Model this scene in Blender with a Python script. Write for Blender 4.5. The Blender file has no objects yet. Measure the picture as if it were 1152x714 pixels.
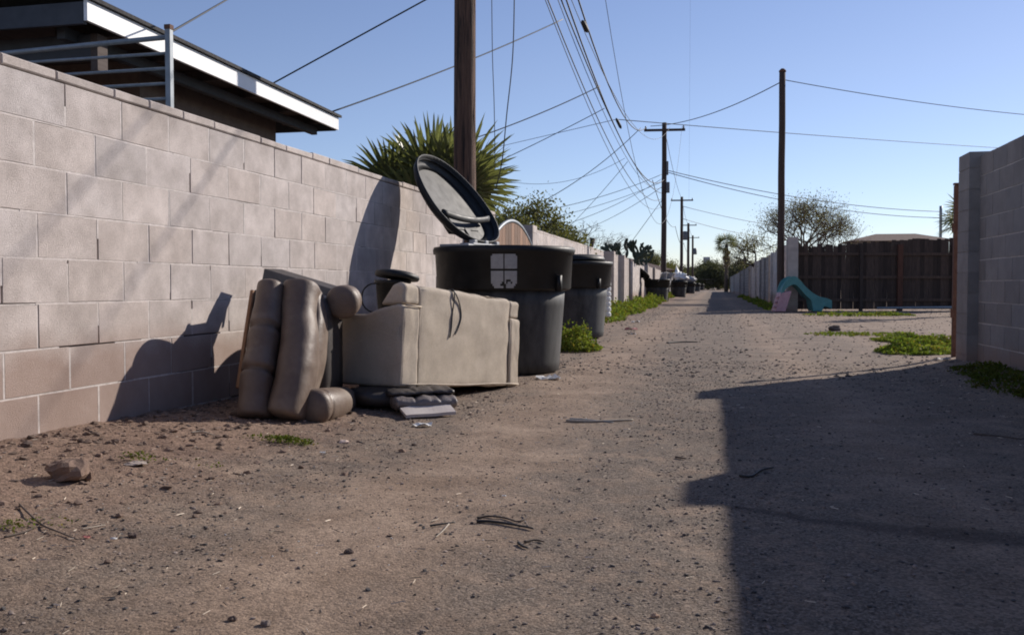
import bpy, math, random
import numpy as np
from mathutils import Vector, Matrix, noise
R = math.radians
random.seed(7)
rng = np.random.default_rng(7)
scene = bpy.context.scene
COL = scene.collection

# ------------------------------------------------------------------ camera
H = 0.78
FPX = 1035.0
YAW, PITCH = R(12.32), math.atan(35 / FPX)
cd = bpy.data.cameras.new('camera'); cam = bpy.data.objects.new('camera', cd); COL.objects.link(cam)
cam.location = (0, 0, H)
cam.rotation_euler = (R(90) - PITCH, 0, YAW)
cd.sensor_width = 36; cd.lens = FPX / 1152 * 36; cd.clip_end = 6000; cd.clip_start = 0.05
scene.camera = cam
CM = cam.rotation_euler.to_matrix()
EYE = Vector((0, 0, H))

def ray(px, py):
    return (CM @ Vector(((px - 576) / FPX, (357 - py) / FPX, -1)))
def C(px, py, Z):                      # point at view distance Z
    return EYE + ray(px, py) * Z
def G(px, py, z=0.0):                  # point at height z
    d = ray(px, py); return EYE + d * ((z - H) / d.z)

# ------------------------------------------------------------------ ground height
def sstep(a, b, x):
    t = min(1, max(0, (x - a) / (b - a))); return t * t * (3 - 2 * t)
def wall_x(y): return -2.946 + (y - 3.342) * 0.0126
def gz(x, y, fine=True):
    z = 0.0
    amp = 0.12 - 0.07 * sstep(3.0, 7.0, y)
    if y < 2: amp = 0.12
    z += amp * (1 - sstep(-2.95, -1.55, x)) if x < -1.5 else 0
    z += 0.05 * sstep(1.7, 2.6, x) * (1 - sstep(10, 12, y))
    n1 = noise.noise(Vector((x * .55, y * .35, 3.1))); z += 0.022 * n1
    if fine:
        edge = 1 - sstep(-2.6, -1.2, x)
        z += 0.008 * noise.noise(Vector((x * 3.1, y * 3.1, 0)))
        z += (0.0035 + 0.010 * edge) * noise.noise(Vector((x * 11, y * 11, 5)))
        if y < 9 and abs(x) < 5:
            z += (0.0022 + 0.006 * edge) * noise.noise(Vector((x * 31, y * 31, 8)))
    f = 1 - sstep(60, 200, abs(y)); 
    return z * f
def GG(px, py):                        # point on the real ground sheet
    z = 0
    for _ in range(5):
        p = G(px, py, z); z = gz(p.x, p.y)
    return Vector((p.x, p.y, z))

# ------------------------------------------------------------------ mesh builder
class MB:
    def __init__(s): s.v = []; s.f = []; s.c = []
    def add(s, vs, fs, col=None):
        n = len(s.v); s.v += [tuple(v) for v in vs]
        s.f += [tuple(i + n for i in f) for f in fs]
        s.c += [col if col is not None else 1.0] * len(fs)
    def box(s, c, size, rot=None, col=None):
        x, y, z = [k / 2 for k in size]
        vs = [Vector((a * x, b * y, d * z)) for a in (-1, 1) for b in (-1, 1) for d in (-1, 1)]
        if rot is not None: vs = [rot @ v for v in vs]
        c = Vector(c)
        s.add([v + c for v in vs], [(0, 1, 3, 2), (4, 6, 7, 5), (0, 4, 5, 1), (2, 3, 7, 6), (0, 2, 6, 4), (1, 5, 7, 3)], col)
    def hexa(s, p, col=None):          # 8 points: bottom 4 ccw, top 4 ccw
        s.add(p, [(3, 2, 1, 0), (4, 5, 6, 7), (0, 1, 5, 4), (1, 2, 6, 5), (2, 3, 7, 6), (3, 0, 4, 7)], col)
    def tube(s, pts, r, n=8, cap=True, col=None):
        pts = [Vector(p) for p in pts]
        rs = r if isinstance(r, (list, tuple)) else [r] * len(pts)
        s.sweep(pts, rs, rs, n, 2, cap, col)
    def sweep(s, pts, rx, ry, n=20, ex=2.0, cap=True, col=None, side=None):
        pts = [Vector(p) for p in pts]; base = len(s.v); m = len(pts)
        prev = side
        vs = []
        for i, p in enumerate(pts):
            t = (pts[min(i + 1, m - 1)] - pts[max(i - 1, 0)]).normalized()
            if prev is None:
                prev = Vector((0, 0, 1)).cross(t)
                if prev.length < .05: prev = Vector((1, 0, 0))
            a = (prev - t * prev.dot(t)).normalized(); b = t.cross(a); 
            if side is None: prev = a
            for k in range(n):
                th = 2 * math.pi * k / n; c_, s_ = math.cos(th), math.sin(th)
                cx = math.copysign(abs(c_) ** (2 / ex), c_); sx = math.copysign(abs(s_) ** (2 / ex), s_)
                vs.append(p + a * cx * rx[i] + b * sx * ry[i])
        fs = [(i * n + k, i * n + (k + 1) % n, (i + 1) * n + (k + 1) % n, (i + 1) * n + k) for i in range(m - 1) for k in range(n)]
        if cap: fs += [tuple(range(n))[::-1], tuple((m - 1) * n + k for k in range(n))]
        s.add(vs, fs, col)
    def lathe(s, prof, c=(0, 0, 0), n=32, sx=1, sy=1, col=None, cap=True):
        vs = [(c[0] + r * math.cos(2 * math.pi * k / n) * sx, c[1] + r * math.sin(2 * math.pi * k / n) * sy, c[2] + z) for r, z in prof for k in range(n)]
        m = len(prof)
        fs = [(i * n + k, i * n + (k + 1) % n, (i + 1) * n + (k + 1) % n, (i + 1) * n + k) for i in range(m - 1) for k in range(n)]
        if cap: fs += [tuple(range(n))[::-1], tuple((m - 1) * n + k for k in range(n))]
        s.add(vs, fs, col)
    def pillow(s, c, size, rot=None, ex=3.0, nu=28, nv=16, lump=0.0, seed=0, col=None):
        vs = []; c = Vector(c)
        def sp(a, e): return math.copysign(abs(a) ** e, a)
        e = 2 / ex
        for i in range(nv + 1):
            ph = -math.pi / 2 + math.pi * i / nv
            for k in range(nu):
                th = 2 * math.pi * k / nu
                v = Vector((sp(math.cos(ph), e) * sp(math.cos(th), e) * size[0] / 2, sp(math.cos(ph), e) * sp(math.sin(th), e) * size[1] / 2, sp(math.sin(ph), e) * size[2] / 2))
                if lump:
                    v *= 1 + lump * noise.noise(v * 6 + Vector((seed, 0, 0))) 
                if rot is not None: v = rot @ v
                vs.append(v + c)
        fs = [(i * nu + k, i * nu + (k + 1) % nu, (i + 1) * nu + (k + 1) % nu, (i + 1) * nu + k) for i in range(nv) for k in range(nu)]
        s.add(vs, fs, col)
    def build(s, name, mat, parent=None, loc=None, smooth=False, bevel=0, subsurf=0):
        o0 = Vector(parent_world(parent)) if parent else Vector(loc or (0, 0, 0))
        me = bpy.data.meshes.new(name)
        me.from_pydata([(v[0] - o0.x, v[1] - o0.y, v[2] - o0.z) for v in s.v], [], s.f)
        me.validate()
        if any(isinstance(c, (float, tuple)) and c != 1.0 for c in s.c) and len(me.polygons) == len(s.c):
            at = me.color_attributes.new('Col', 'FLOAT_COLOR', 'CORNER')
            arr = np.ones((len(me.loops), 4), dtype=np.float32)
            lt = np.empty(len(me.polygons), dtype=np.int32); me.polygons.foreach_get('loop_total', lt)
            cc = np.array([(c, c, c) if isinstance(c, (float, int)) else c for c in s.c], dtype=np.float32)
            arr[:, :3] = np.repeat(cc, lt, axis=0)
            at.data.foreach_set('color', arr.ravel())
        if smooth: me.polygons.foreach_set('use_smooth', [True] * len(me.polygons))
        me.materials.append(mat)
        o = bpy.data.objects.new(name, me); COL.objects.link(o)
        if parent: o.parent = parent
        else: o.location = o0
        if bevel:
            b = o.modifiers.new('bevel', 'BEVEL'); b.width = bevel; b.segments = 3; b.limit_method = 'ANGLE'; b.angle_limit = R(35)
        if subsurf:
            b = o.modifiers.new('sub', 'SUBSURF'); b.levels = subsurf; b.render_levels = subsurf
        return o

WORLD = {}
def parent_world(p):
    return WORLD[p.name]
def tag(o, label=None, cat=None, group=None, kind=None):
    if label: o['label'] = label
    if cat: o['category'] = cat
    if group: o['group'] = group
    if kind: o['kind'] = kind
    return o
def thing(name, loc, label, cat, group=None):
    o = bpy.data.objects.new(name, None); COL.objects.link(o); o.location = loc; o.empty_display_size = .2
    WORLD[o.name] = tuple(loc)
    return tag(o, label, cat, group)
def copy_tree(o, loc=None, label=None, rz=None, sc=None):
    def rec(s, parent):
        c = s.copy(); COL.objects.link(c); c.parent = parent
        for ch in s.children: rec(ch, c)
        return c
    kids = list(o.children); c = o.copy(); COL.objects.link(c)
    for ch in kids: rec(ch, c)
    if loc is not None: c.location = loc; WORLD[c.name] = tuple(loc)
    if label: c['label'] = label
    if rz is not None: c.rotation_euler.z = rz
    if sc: c.scale = (sc, sc, sc)
    return c

# ------------------------------------------------------------------ materials
def new_mat(name):
    m = bpy.data.materials.new(name); m.use_nodes = True
    nt = m.node_tree; b = nt.nodes['Principled BSDF']
    return m, nt, b
def N(nt, t, **kw):
    n = nt.nodes.new(t)
    for k, v in kw.items():
        if k == 'op': n.operation = v
        else: setattr(n, k, v)
    return n
def pmat(name, c1, c2=None, scale=4, detail=6, rough=.8, rough2=None, bump=None, metallic=0, stretch=None, attr=0.0,
         c3=None, scale3=1.0, c3lim=(.5, .65), voro=None, world=False, trans=0, spec=None, sub=0, leafy=0):
    m, nt, b = new_mat(name); L = nt.links.new
    if world:
        tc = N(nt, 'ShaderNodeNewGeometry'); co = tc.outputs['Position']
    else:
        tc = N(nt, 'ShaderNodeTexCoord'); co = tc.outputs['Object']
    if stretch:
        mp = N(nt, 'ShaderNodeMapping'); mp.inputs['Scale'].default_value = stretch; L(co, mp.inputs[0]); co = mp.outputs[0]
    out = None
    n1 = N(nt, 'ShaderNodeTexNoise'); n1.inputs['Scale'].default_value = scale; n1.inputs['Detail'].default_value = detail; n1.inputs['Roughness'].default_value = .62
    L(co, n1.inputs['Vector'])
    cr = N(nt, 'ShaderNodeValToRGB'); cr.color_ramp.elements[0].position = .32; cr.color_ramp.elements[1].position = .68
    cr.color_ramp.elements[0].color = (*c1, 1); cr.color_ramp.elements[1].color = (*(c2 or c1), 1)
    L(n1.outputs['Fac'], cr.inputs[0]); out = cr.outputs[0]
    if c3:
        n3 = N(nt, 'ShaderNodeTexNoise'); n3.inputs['Scale'].default_value = scale3; n3.inputs['Detail'].default_value = 7; n3.inputs['Roughness'].default_value = .65
        L(co, n3.inputs['Vector'])
        r3 = N(nt, 'ShaderNodeMapRange'); r3.inputs[1].default_value = c3lim[0]; r3.inputs[2].default_value = c3lim[1]; L(n3.outputs['Fac'], r3.inputs[0])
        mx = N(nt, 'ShaderNodeMix', data_type='RGBA'); L(r3.outputs[0], mx.inputs[0]); L(out, mx.inputs[6]); mx.inputs[7].default_value = (*c3, 1)
        out = mx.outputs[2]
    if voro:
        vo = N(nt, 'ShaderNodeTexVoronoi'); vo.inputs['Scale'].default_value = voro[0]; L(co, vo.inputs['Vector'])
        rv = N(nt, 'ShaderNodeMapRange'); rv.inputs[1].default_value = 0; rv.inputs[2].default_value = voro[1]; rv.inputs[3].default_value = voro[2]; rv.inputs[4].default_value = 1
        L(vo.outputs['Distance'], rv.inputs[0])
        mv = N(nt, 'ShaderNodeMix', data_type='RGBA', blend_type='MULTIPLY'); mv.inputs[0].default_value = 1; L(out, mv.inputs[6]); L(rv.outputs[0], mv.inputs[7]); out = mv.outputs[2]
    if attr:
        at = N(nt, 'ShaderNodeAttribute'); at.attribute_name = 'Col'
        ma = N(nt, 'ShaderNodeMix', data_type='RGBA', blend_type='MULTIPLY'); ma.inputs[0].default_value = attr; L(out, ma.inputs[6]); L(at.outputs['Color'], ma.inputs[7]); out = ma.outputs[2]
    L(out, b.inputs['Base Color'])
    if rough2 is not None:
        rr = N(nt, 'ShaderNodeMapRange'); rr.inputs[1].default_value = .3; rr.inputs[2].default_value = .7; rr.inputs[3].default_value = rough; rr.inputs[4].default_value = rough2
        L(n1.outputs['Fac'], rr.inputs[0]); L(rr.outputs[0], b.inputs['Roughness'])
    else: b.inputs['Roughness'].default_value = rough
    b.inputs['Metallic'].default_value = metallic
    if spec is not None: b.inputs['Specular IOR Level'].default_value = spec
    if trans: b.inputs['Transmission Weight'].default_value = trans
    if bump:
        nb = N(nt, 'ShaderNodeTexNoise'); nb.inputs['Scale'].default_value = bump[0]; nb.inputs['Detail'].default_value = 8; nb.inputs['Roughness'].default_value = .7
        L(co, nb.inputs['Vector'])
        bp = N(nt, 'ShaderNodeBump'); bp.inputs['Strength'].default_value = bump[1]; bp.inputs['Distance'].default_value = bump[2]
        L(nb.outputs['Fac'], bp.inputs['Height']); L(bp.outputs[0], b.inputs['Normal'])
    if leafy:
        tr = N(nt, 'ShaderNodeBsdfTranslucent'); sc_ = N(nt, 'ShaderNodeVectorMath', operation='MULTIPLY'); L(out, sc_.inputs[0]); sc_.inputs[1].default_value = (1.25, 1.3, .7); L(sc_.outputs[0], tr.inputs['Color'])
        ms = N(nt, 'ShaderNodeMixShader'); ms.inputs[0].default_value = leafy
        L(b.outputs[0], ms.inputs[1]); L(tr.outputs[0], ms.inputs[2]); L(ms.outputs[0], nt.nodes['Material Output'].inputs[0])
    return m

M = {}
M['crack'] = pmat('deep_joint', (.13, .11, .10), (.2, .17, .155), 30, rough=1.0, world=True)
M['mortar'] = pmat('mortar', (.47, .42, .39), (.68, .62, .585), 26, rough=.95, bump=(120, .8, .004), world=True)
def block_mat(name, a, b_, dirt=(.30, .20, .155), attr=1.0, soil_h=.42):
    m = pmat(name, a, b_, 5.5, 10, rough=.93, attr=attr, c3=tuple(k * .80 for k in a), scale3=1.3, c3lim=(.50, .75), voro=(140, .45, .72), world=True, bump=(210, .9, .005))
    nt = m.node_tree; L = nt.links.new; bs = nt.nodes['Principled BSDF']
    src = bs.inputs['Base Color'].links[0].from_socket
    g = N(nt, 'ShaderNodeNewGeometry'); sp = N(nt, 'ShaderNodeSeparateXYZ'); L(g.outputs['Position'], sp.inputs[0])
    n = N(nt, 'ShaderNodeTexNoise'); n.inputs['Scale'].default_value = 2.2; n.inputs['Detail'].default_value = 6; L(g.outputs['Position'], n.inputs['Vector'])
    ad = N(nt, 'ShaderNodeMath', op='MULTIPLY_ADD'); ad.inputs[1].default_value = -.36; L(n.outputs['Fac'], ad.inputs[0]); L(sp.outputs['Z'], ad.inputs[2])
    mr = N(nt, 'ShaderNodeMapRange'); mr.inputs[1].default_value = soil_h - .36; mr.inputs[2].default_value = soil_h - .18; mr.inputs[3].default_value = .72; mr.inputs[4].default_value = 0
    L(ad.outputs[0], mr.inputs[0])
    mx = N(nt, 'ShaderNodeMix', data_type='RGBA'); L(mr.outputs[0], mx.inputs[0]); L(src, mx.inputs[6]); mx.inputs[7].default_value = (*dirt, 1)
    L(mx.outputs[2], bs.inputs['Base Color'])
    return m
M['block'] = block_mat('concrete_block', (.44, .382, .350), (.66, .585, .545), soil_h=.60)
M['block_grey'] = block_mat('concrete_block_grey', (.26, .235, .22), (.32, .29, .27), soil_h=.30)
M['block_tan'] = block_mat('painted_block_tan', (.42, .36, .32), (.50, .43, .39), soil_h=.25)
M['block_dark'] = block_mat('concrete_block_dark', (.17, .15, .145), (.24, .22, .21), soil_h=.25)
M['plastic_black'] = pmat('black_plastic', (.009, .0095, .0105), (.018, .0185, .0195), 9, rough=.48, rough2=.65, spec=.35, c3=(.045, .044, .043), scale3=3.2, c3lim=(.52, .85), bump=(55, .12, .002))
M['plastic_base'] = pmat('scuffed_black_plastic', (.018, .018, .0195), (.040, .040, .041), 6, rough=.5, rough2=.7, spec=.35, c3=(.11, .108, .105), scale3=3.0, c3lim=(.46, .78), stretch=(1, 1, .35), bump=(45, .2, .003))
M['lid_inside'] = pmat('scuffed_grey_plastic', (.30, .30, .295), (.52, .52, .51), 6, rough=.36, rough2=.5, c3=(.17, .17, .17), scale3=9, c3lim=(.58, .75), bump=(30, .25, .004))
M['emblem'] = pmat('faded_white_print', (.30, .29, .28), (.38, .37, .36), 30, rough=.6)
M['leather'] = pmat('brown_leather', (.115, .078, .058), (.185, .135, .103), 6, rough=.42, rough2=.62, c3=(.27, .215, .17), scale3=4, c3lim=(.50, .85), bump=(30, .45, .007))
M['leather_dark'] = pmat('dark_leather', (.035, .028, .026), (.06, .05, .045), 7, rough=.5, bump=(18, .3, .01))
M['fabric'] = pmat('beige_upholstery', (.46, .39, .31), (.58, .50, .405), 9, 10, rough=.96, c3=(.36, .295, .225), scale3=2.2, c3lim=(.52, .8), voro=(230, .5, .66), bump=(190, .8, .004))
M['vinyl'] = pmat('grey_brown_vinyl', (.15, .125, .115), (.24, .21, .20), 12, rough=.3, rough2=.5, bump=(22, .6, .01))
M['wood_raw'] = pmat('raw_wood', (.28, .14, .07), (.38, .21, .11), 8, rough=.8, bump=(40, .4, .003))
M['pole'] = pmat('creosote_pole_wood', (.075, .040, .026), (.19, .105, .068), 7, 10, rough=.88, stretch=(6, 6, .35), c3=(.025, .015, .012), scale3=2.4, c3lim=(.50, .60), bump=(14, .9, .02), world=True)
M['pole_far'] = pmat('dark_pole_wood', (.045, .028, .022), (.085, .055, .042), 7, rough=.85, stretch=(6, 6, .4), world=True)
M['fence_wood'] = pmat('weathered_fence_wood', (.035, .024, .019), (.075, .052, .042), 8, 8, rough=.9, stretch=(5, 5, .5), attr=1.0, bump=(30, .5, .004))
M['gate_wood'] = pmat('gate_wood', (.17, .095, .06), (.30, .18, .12), 8, 8, rough=.85, stretch=(6, 6, .5), attr=1.0, bump=(30, .5, .004))
M['steel'] = pmat('galvanised_steel', (.20, .225, .245), (.30, .33, .35), 14, rough=.5, metallic=.2)
M['insul'] = pmat('porcelain', (.30, .30, .30), None, rough=.3)
M['xformer'] = pmat('grey_enamel', (.11, .115, .12), (.14, .145, .15), rough=.5)
M['white_paint'] = pmat('white_fascia_paint', (.78, .78, .77), (.84, .84, .83), 6, rough=.5, c3=(.62, .60, .57), scale3=3, c3lim=(.6, .72))
M['dark_trim'] = pmat('dark_trim_paint', (.045, .05, .058), (.07, .075, .085), 5, rough=.8)
M['stucco'] = pmat('brown_stucco', (.17, .125, .10), (.22, .165, .13), 12, rough=.95, bump=(60, .5, .01))
M['soffit'] = pmat('soffit_boards', (.07, .052, .045), (.11, .085, .075), 6, rough=.9, stretch=(8, .5, 8))
M['shingle'] = pmat('shingle', (.035, .033, .033), (.07, .065, .062), 22, rough=.95, bump=(30, .6, .02))
M['roof_brown'] = pmat('brown_shingle', (.15, .095, .075), (.21, .14, .11), 5, rough=.95)
M['wall_far'] = pmat('far_stucco', (.34, .29, .25), (.40, .35, .30), 3, rough=.95)
M['wall_white'] = pmat('far_white_wall', (.45, .47, .5), (.5, .52, .55), 1, rough=.9)
M['glass_dark'] = pmat('window_glass', (.02, .025, .03), None, rough=.1)
M['wire'] = pmat('cable_sheath', (.018, .018, .02), (.03, .03, .03), rough=.6)
M['rust'] = pmat('rusty_metal', (.10, .045, .03), (.17, .085, .055), 12, rough=.85, bump=(40, .4, .004))
M['leaf_weed'] = pmat('weed_leaf', (.13, .20, .03), (.24, .28, .07), 2, rough=.8, spec=.15, leafy=.3, attr=1.0)
M['leaf_olive'] = pmat('olive_leaf', (.12, .12, .045), (.19, .18, .075), 2, rough=.75, spec=.2, leafy=.35, attr=1.0)
M['leaf_sparse'] = pmat('sparse_leaf', (.15, .135, .075), (.23, .205, .12), 1, rough=.8, spec=.2, leafy=.35, attr=1.0)
M['leaf_dark'] = pmat('dark_leaf', (.07, .075, .045), (.11, .11, .065), 1, rough=.8, spec=.2, leafy=.25, attr=1.0)
M['palm'] = pmat('palm_blade', (.13, .145, .07), (.23, .235, .13), 2, rough=.36, spec=.5, leafy=.35, attr=1.0)
M['palm_dry'] = pmat('dry_palm_skirt', (.17, .11, .06), (.25, .17, .10), 3, rough=.9, attr=1.0)
M['cactus'] = pmat('cactus_skin', (.035, .048, .028), (.06, .075, .045), 4, rough=.7)
M['bark'] = pmat('bark', (.08, .06, .045), (.14, .11, .09), 9, rough=.95, bump=(30, .6, .01))
M['stone'] = pmat('stone', (.20, .155, .13), (.30, .24, .205), 14, rough=.95, bump=(50, .7, .008), attr=1.0)
M['gravel'] = pmat('gravel', (.9, .9, .9), (1, 1, 1), 40, rough=.95, attr=1.0)
M['twig'] = pmat('dry_twig', (.07, .055, .045), (.13, .10, .085), 20, rough=.9)
M['straw'] = pmat('pale_straw', (.36, .31, .25), (.46, .40, .33), 20, rough=.8)
M['litter_white'] = pmat('white_litter', (.70, .69, .67), (.78, .77, .75), 10, rough=.6)
M['litter_pink'] = pmat('faded_red_litter', (.45, .16, .14), None, rough=.6)
M['clear'] = pmat('milky_plastic', (.60, .53, .49), (.68, .62, .58), 14, rough=.4, rough2=.55, trans=.1, bump=(12, .3, .01))
M['tarp'] = pmat('grey_sheet', (.30, .29, .29), (.46, .44, .43), 6, rough=.6, bump=(8, .5, .03))
M['teal'] = pmat('faded_teal_plastic', (.055, .20, .20), (.08, .26, .255), 5, rough=.5)
M['pink'] = pmat('faded_pink_plastic', (.46, .22, .25), (.55, .32, .34), 5, rough=.5)

# ground material
def ground_mat():
    m, nt, b = new_mat('alley_dirt'); L = nt.links.new
    g = N(nt, 'ShaderNodeNewGeometry'); P = g.outputs['Position']
    sp = N(nt, 'ShaderNodeSeparateXYZ'); L(P, sp.inputs[0])
    def noise_(s, d=8, r=.6, off=None):
        n = N(nt, 'ShaderNodeTexNoise'); n.inputs['Scale'].default_value = s; n.inputs['Detail'].default_value = d; n.inputs['Roughness'].default_value = r
        if off:
            mp = N(nt, 'ShaderNodeMapping'); mp.inputs['Location'].default_value = off[0]; mp.inputs['Scale'].default_value = off[1]; L(P, mp.inputs[0]); L(mp.outputs[0], n.inputs['Vector'])
        else: L(P, n.inputs['Vector'])
        return n.outputs['Fac']
    def mr(src, a, b_, c=0, d=1):
        n = N(nt, 'ShaderNodeMapRange'); n.interpolation_type = 'SMOOTHSTEP'
        for i, v in enumerate((a, b_, c, d)): n.inputs[i + 1].default_value = v
        L(src, n.inputs[0]); return n.outputs[0]
    def mix(f, a, b_, mode='MIX'):
        n = N(nt, 'ShaderNodeMix', data_type='RGBA', blend_type=mode)
        if isinstance(f, float): n.inputs[0].default_value = f
        else: L(f, n.inputs[0])
        for i, s in ((6, a), (7, b_)):
            if isinstance(s, tuple): n.inputs[i].default_value = (*s, 1)
            else: L(s, n.inputs[i])
        return n.outputs[2]
    def mth(op, a, b_=None, c=None):
        n = N(nt, 'ShaderNodeMath', op=op)
        for i, s in enumerate((a, b_, c)):
            if s is None: continue
            if isinstance(s, (float, int)): n.inputs[i].default_value = s
            else: L(s, n.inputs[i])
        return n.outputs[0]
    big = noise_(.5, 6, .6, ((3, 1, 0), (1, .45, 1)))
    med = noise_(2.3, 8, .65)
    fin = noise_(30, 8, .7)
    vfin = noise_(110, 4, .7)
    base = mix(mr(med, .3, .7), (.225, .158, .112), (.355, .262, .194))
    # worn gravel / old asphalt crumbs in the right-hand wheel track
    xw = mth('ADD', sp.outputs['X'], mth('MULTIPLY', mth('SUBTRACT', noise_(1.1, 6, .6), .5), .9))
    def band(c, w): return mr(mth('ABSOLUTE', mth('SUBTRACT', xw, c)), w, w * .35)
    gx = mth('MAXIMUM', band(-.05, .95), mth('MULTIPLY', band(-1.75, .6), .75))
    gx = mth('MAXIMUM', gx, mth('MULTIPLY', band(1.5, .8), .6))
    patch = mth('MAXIMUM', mth('MULTIPLY', gx, .97), mth('MULTIPLY', mr(big, .56, .70), .5))
    grav = mix(mr(vfin, .35, .65), (.100, .076, .059), (.262, .208, .165))
    patch = mth('MINIMUM', mth('MULTIPLY', patch, mr(noise_(6.0, 6, .7), .30, .62, .25, 1.25)), 1.0)
    col = mix(patch, base, grav)
    # reddish loose soil along the left wall
    rd = mr(mth('ADD', sp.outputs['X'], mth('MULTIPLY', mth('SUBTRACT', med, .5), 1.3)), -1.5, -2.4)
    col = mix(mth('MULTIPLY', rd, .75), col, mix(mr(fin, .35, .65), (.15, .095, .068), (.25, .165, .125)))
    # damp darker blotches
    col = mix(mth('MULTIPLY', mr(noise_(.9, 7, .65, ((9, 4, 2), (1, .6, 1))), .54, .70), .42), col, (.105, .078, .062))
    # darker streak running across the lane, widening to the right
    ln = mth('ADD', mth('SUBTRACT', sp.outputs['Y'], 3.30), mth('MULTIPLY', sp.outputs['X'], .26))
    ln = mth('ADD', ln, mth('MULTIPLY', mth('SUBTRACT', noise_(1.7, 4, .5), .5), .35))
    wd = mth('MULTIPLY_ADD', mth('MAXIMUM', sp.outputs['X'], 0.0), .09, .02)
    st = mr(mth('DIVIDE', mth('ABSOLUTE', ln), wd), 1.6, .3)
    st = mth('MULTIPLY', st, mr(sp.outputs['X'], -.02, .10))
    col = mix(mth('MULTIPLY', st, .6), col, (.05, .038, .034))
    # speckle
    vo = N(nt, 'ShaderNodeTexVoronoi'); vo.inputs['Scale'].default_value = 55; L(P, vo.inputs['Vector'])
    spk = mr(vo.outputs['Distance'], .10, .34, .62, 1.0)
    vo2 = N(nt, 'ShaderNodeTexVoronoi'); vo2.inputs['Scale'].default_value = 120; L(P, vo2.inputs['Vector'])
    sepc = N(nt, 'ShaderNodeSeparateColor'); L(vo2.outputs['Color'], sepc.inputs[0])
    sp2 = mr(sepc.outputs[0], 0, 1, .72, 1.22)
    col = mix(mth('MULTIPLY', mr(fin, .42, .6), .9), col, mix(1.0, col, spk, 'MULTIPLY'))
    n = N(nt, 'ShaderNodeVectorMath', operation='SCALE'); L(col, n.inputs[0]); L(sp2, n.inputs['Scale'])
    L(n.outputs[0], b.inputs['Base Color'])
    b.inputs['Roughness'].default_value = .95
    b.inputs['Specular IOR Level'].default_value = .25
    hsum = mth('ADD', mth('MULTIPLY', fin, 1.0), mth('MULTIPLY', vfin, .5))
    hsum = mth('ADD', hsum, mth('MULTIPLY', vo2.outputs['Distance'], -.35))
    bp = N(nt, 'ShaderNodeBump'); bp.inputs['Strength'].default_value = .6; bp.inputs['Distance'].default_value = .011
    L(hsum, bp.inputs['Height']); L(bp.outputs[0], b.inputs['Normal'])
    return m
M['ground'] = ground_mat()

# ------------------------------------------------------------------ ground sheet
def axis(lo, hi, step, far, g=1.22):
    a = list(np.arange(lo, hi, step)); s = step; x = hi; up = []
    while x < far: up.append(x); s *= g; x += s
    up.append(far); s = step; x = lo - step; dn = []
    while x > -far: dn.append(x); s *= g; x -= s
    dn.append(-far)
    return dn[::-1] + a + up
xs = axis(-3.0, 2.7, .028, 2500, 1.10); ys = axis(1.3, 8.0, .028, 2500, 1.06)
nx, ny = len(xs), len(ys)
V = [(x, y, gz(x, y)) for y in ys for x in xs]
F = [(j * nx + i, j * nx + i + 1, (j + 1) * nx + i + 1, (j + 1) * nx + i) for j in range(ny - 1) for i in range(nx - 1)]
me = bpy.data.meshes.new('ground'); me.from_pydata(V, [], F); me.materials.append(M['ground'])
me.polygons.foreach_set('use_smooth', [True] * len(F))
gr = bpy.data.objects.new('ground', me); COL.objects.link(gr); tag(gr, kind='structure')

# ------------------------------------------------------------------ gravel (stuff) and single stones
ICO_V, ICO_F = None, None
def ico():
    t = (1 + 5 ** .5) / 2
    v = np.array([(-1, t, 0), (1, t, 0), (-1, -t, 0), (1, -t, 0), (0, -1, t), (0, 1, t), (0, -1, -t), (0, 1, -t), (t, 0, -1), (t, 0, 1), (-t, 0, -1), (-t, 0, 1)], dtype=float)
    v /= np.linalg.norm(v[0])
    f = [(0, 11, 5), (0, 5, 1), (0, 1, 7), (0, 7, 10), (0, 10, 11), (1, 5, 9), (5, 11, 4), (11, 10, 2), (10, 7, 6), (7, 1, 8), (3, 9, 4), (3, 4, 2), (3, 2, 6), (3, 6, 8), (3, 8, 9), (4, 9, 5), (2, 4, 11), (6, 2, 10), (8, 6, 7), (9, 8, 1)]
    return v, f
ICO_V, ICO_F = ico()
def scatter(n, gen, name, label, mat, cat='gravel'):
    vv, ff, cc = [], [], []; k = 0
    for _ in range(n):
        x, y, s, c = gen()
        z = gz(x, y)
        a = rng.uniform(0, 6.28); ca, sa = math.cos(a), math.sin(a)
        v = ICO_V * rng.uniform(.6, 1.25, (12, 1)) * np.array([s * rng.uniform(.8, 1.5), s * rng.uniform(.7, 1.1), s * rng.uniform(.35, .75)])
        v = np.column_stack((v[:, 0] * ca - v[:, 1] * sa + x, v[:, 0] * sa + v[:, 1] * ca + y, v[:, 2] + z + s * .18))
        vv.append(v); ff.append(np.array(ICO_F) + k); k += 12; cc.append(c)
    vv = np.concatenate(vv); ff = np.concatenate(ff)
    me = bpy.data.meshes.new(name); me.from_pydata(vv.tolist(), [], ff.tolist())
    at = me.color_attributes.new('Col', 'FLOAT_COLOR', 'CORNER')
    arr = np.ones((len(me.loops), 4), dtype=np.float32); arr[:, :3] = np.repeat(np.array(cc, dtype=np.float32), 60, axis=0)
    at.data.foreach_set('color', arr.ravel()); me.materials.append(mat)
    o = bpy.data.objects.new(name, me); COL.objects.link(o); tag(o, label, cat, kind='stuff'); return o
def colr(dark):
    if dark: b = rng.uniform(.05, .10); return (b * 1.05, b * .95, b * .92)
    b = rng.uniform(.12, .30); return (b * 1.1, b * .88, b * .76)
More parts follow.
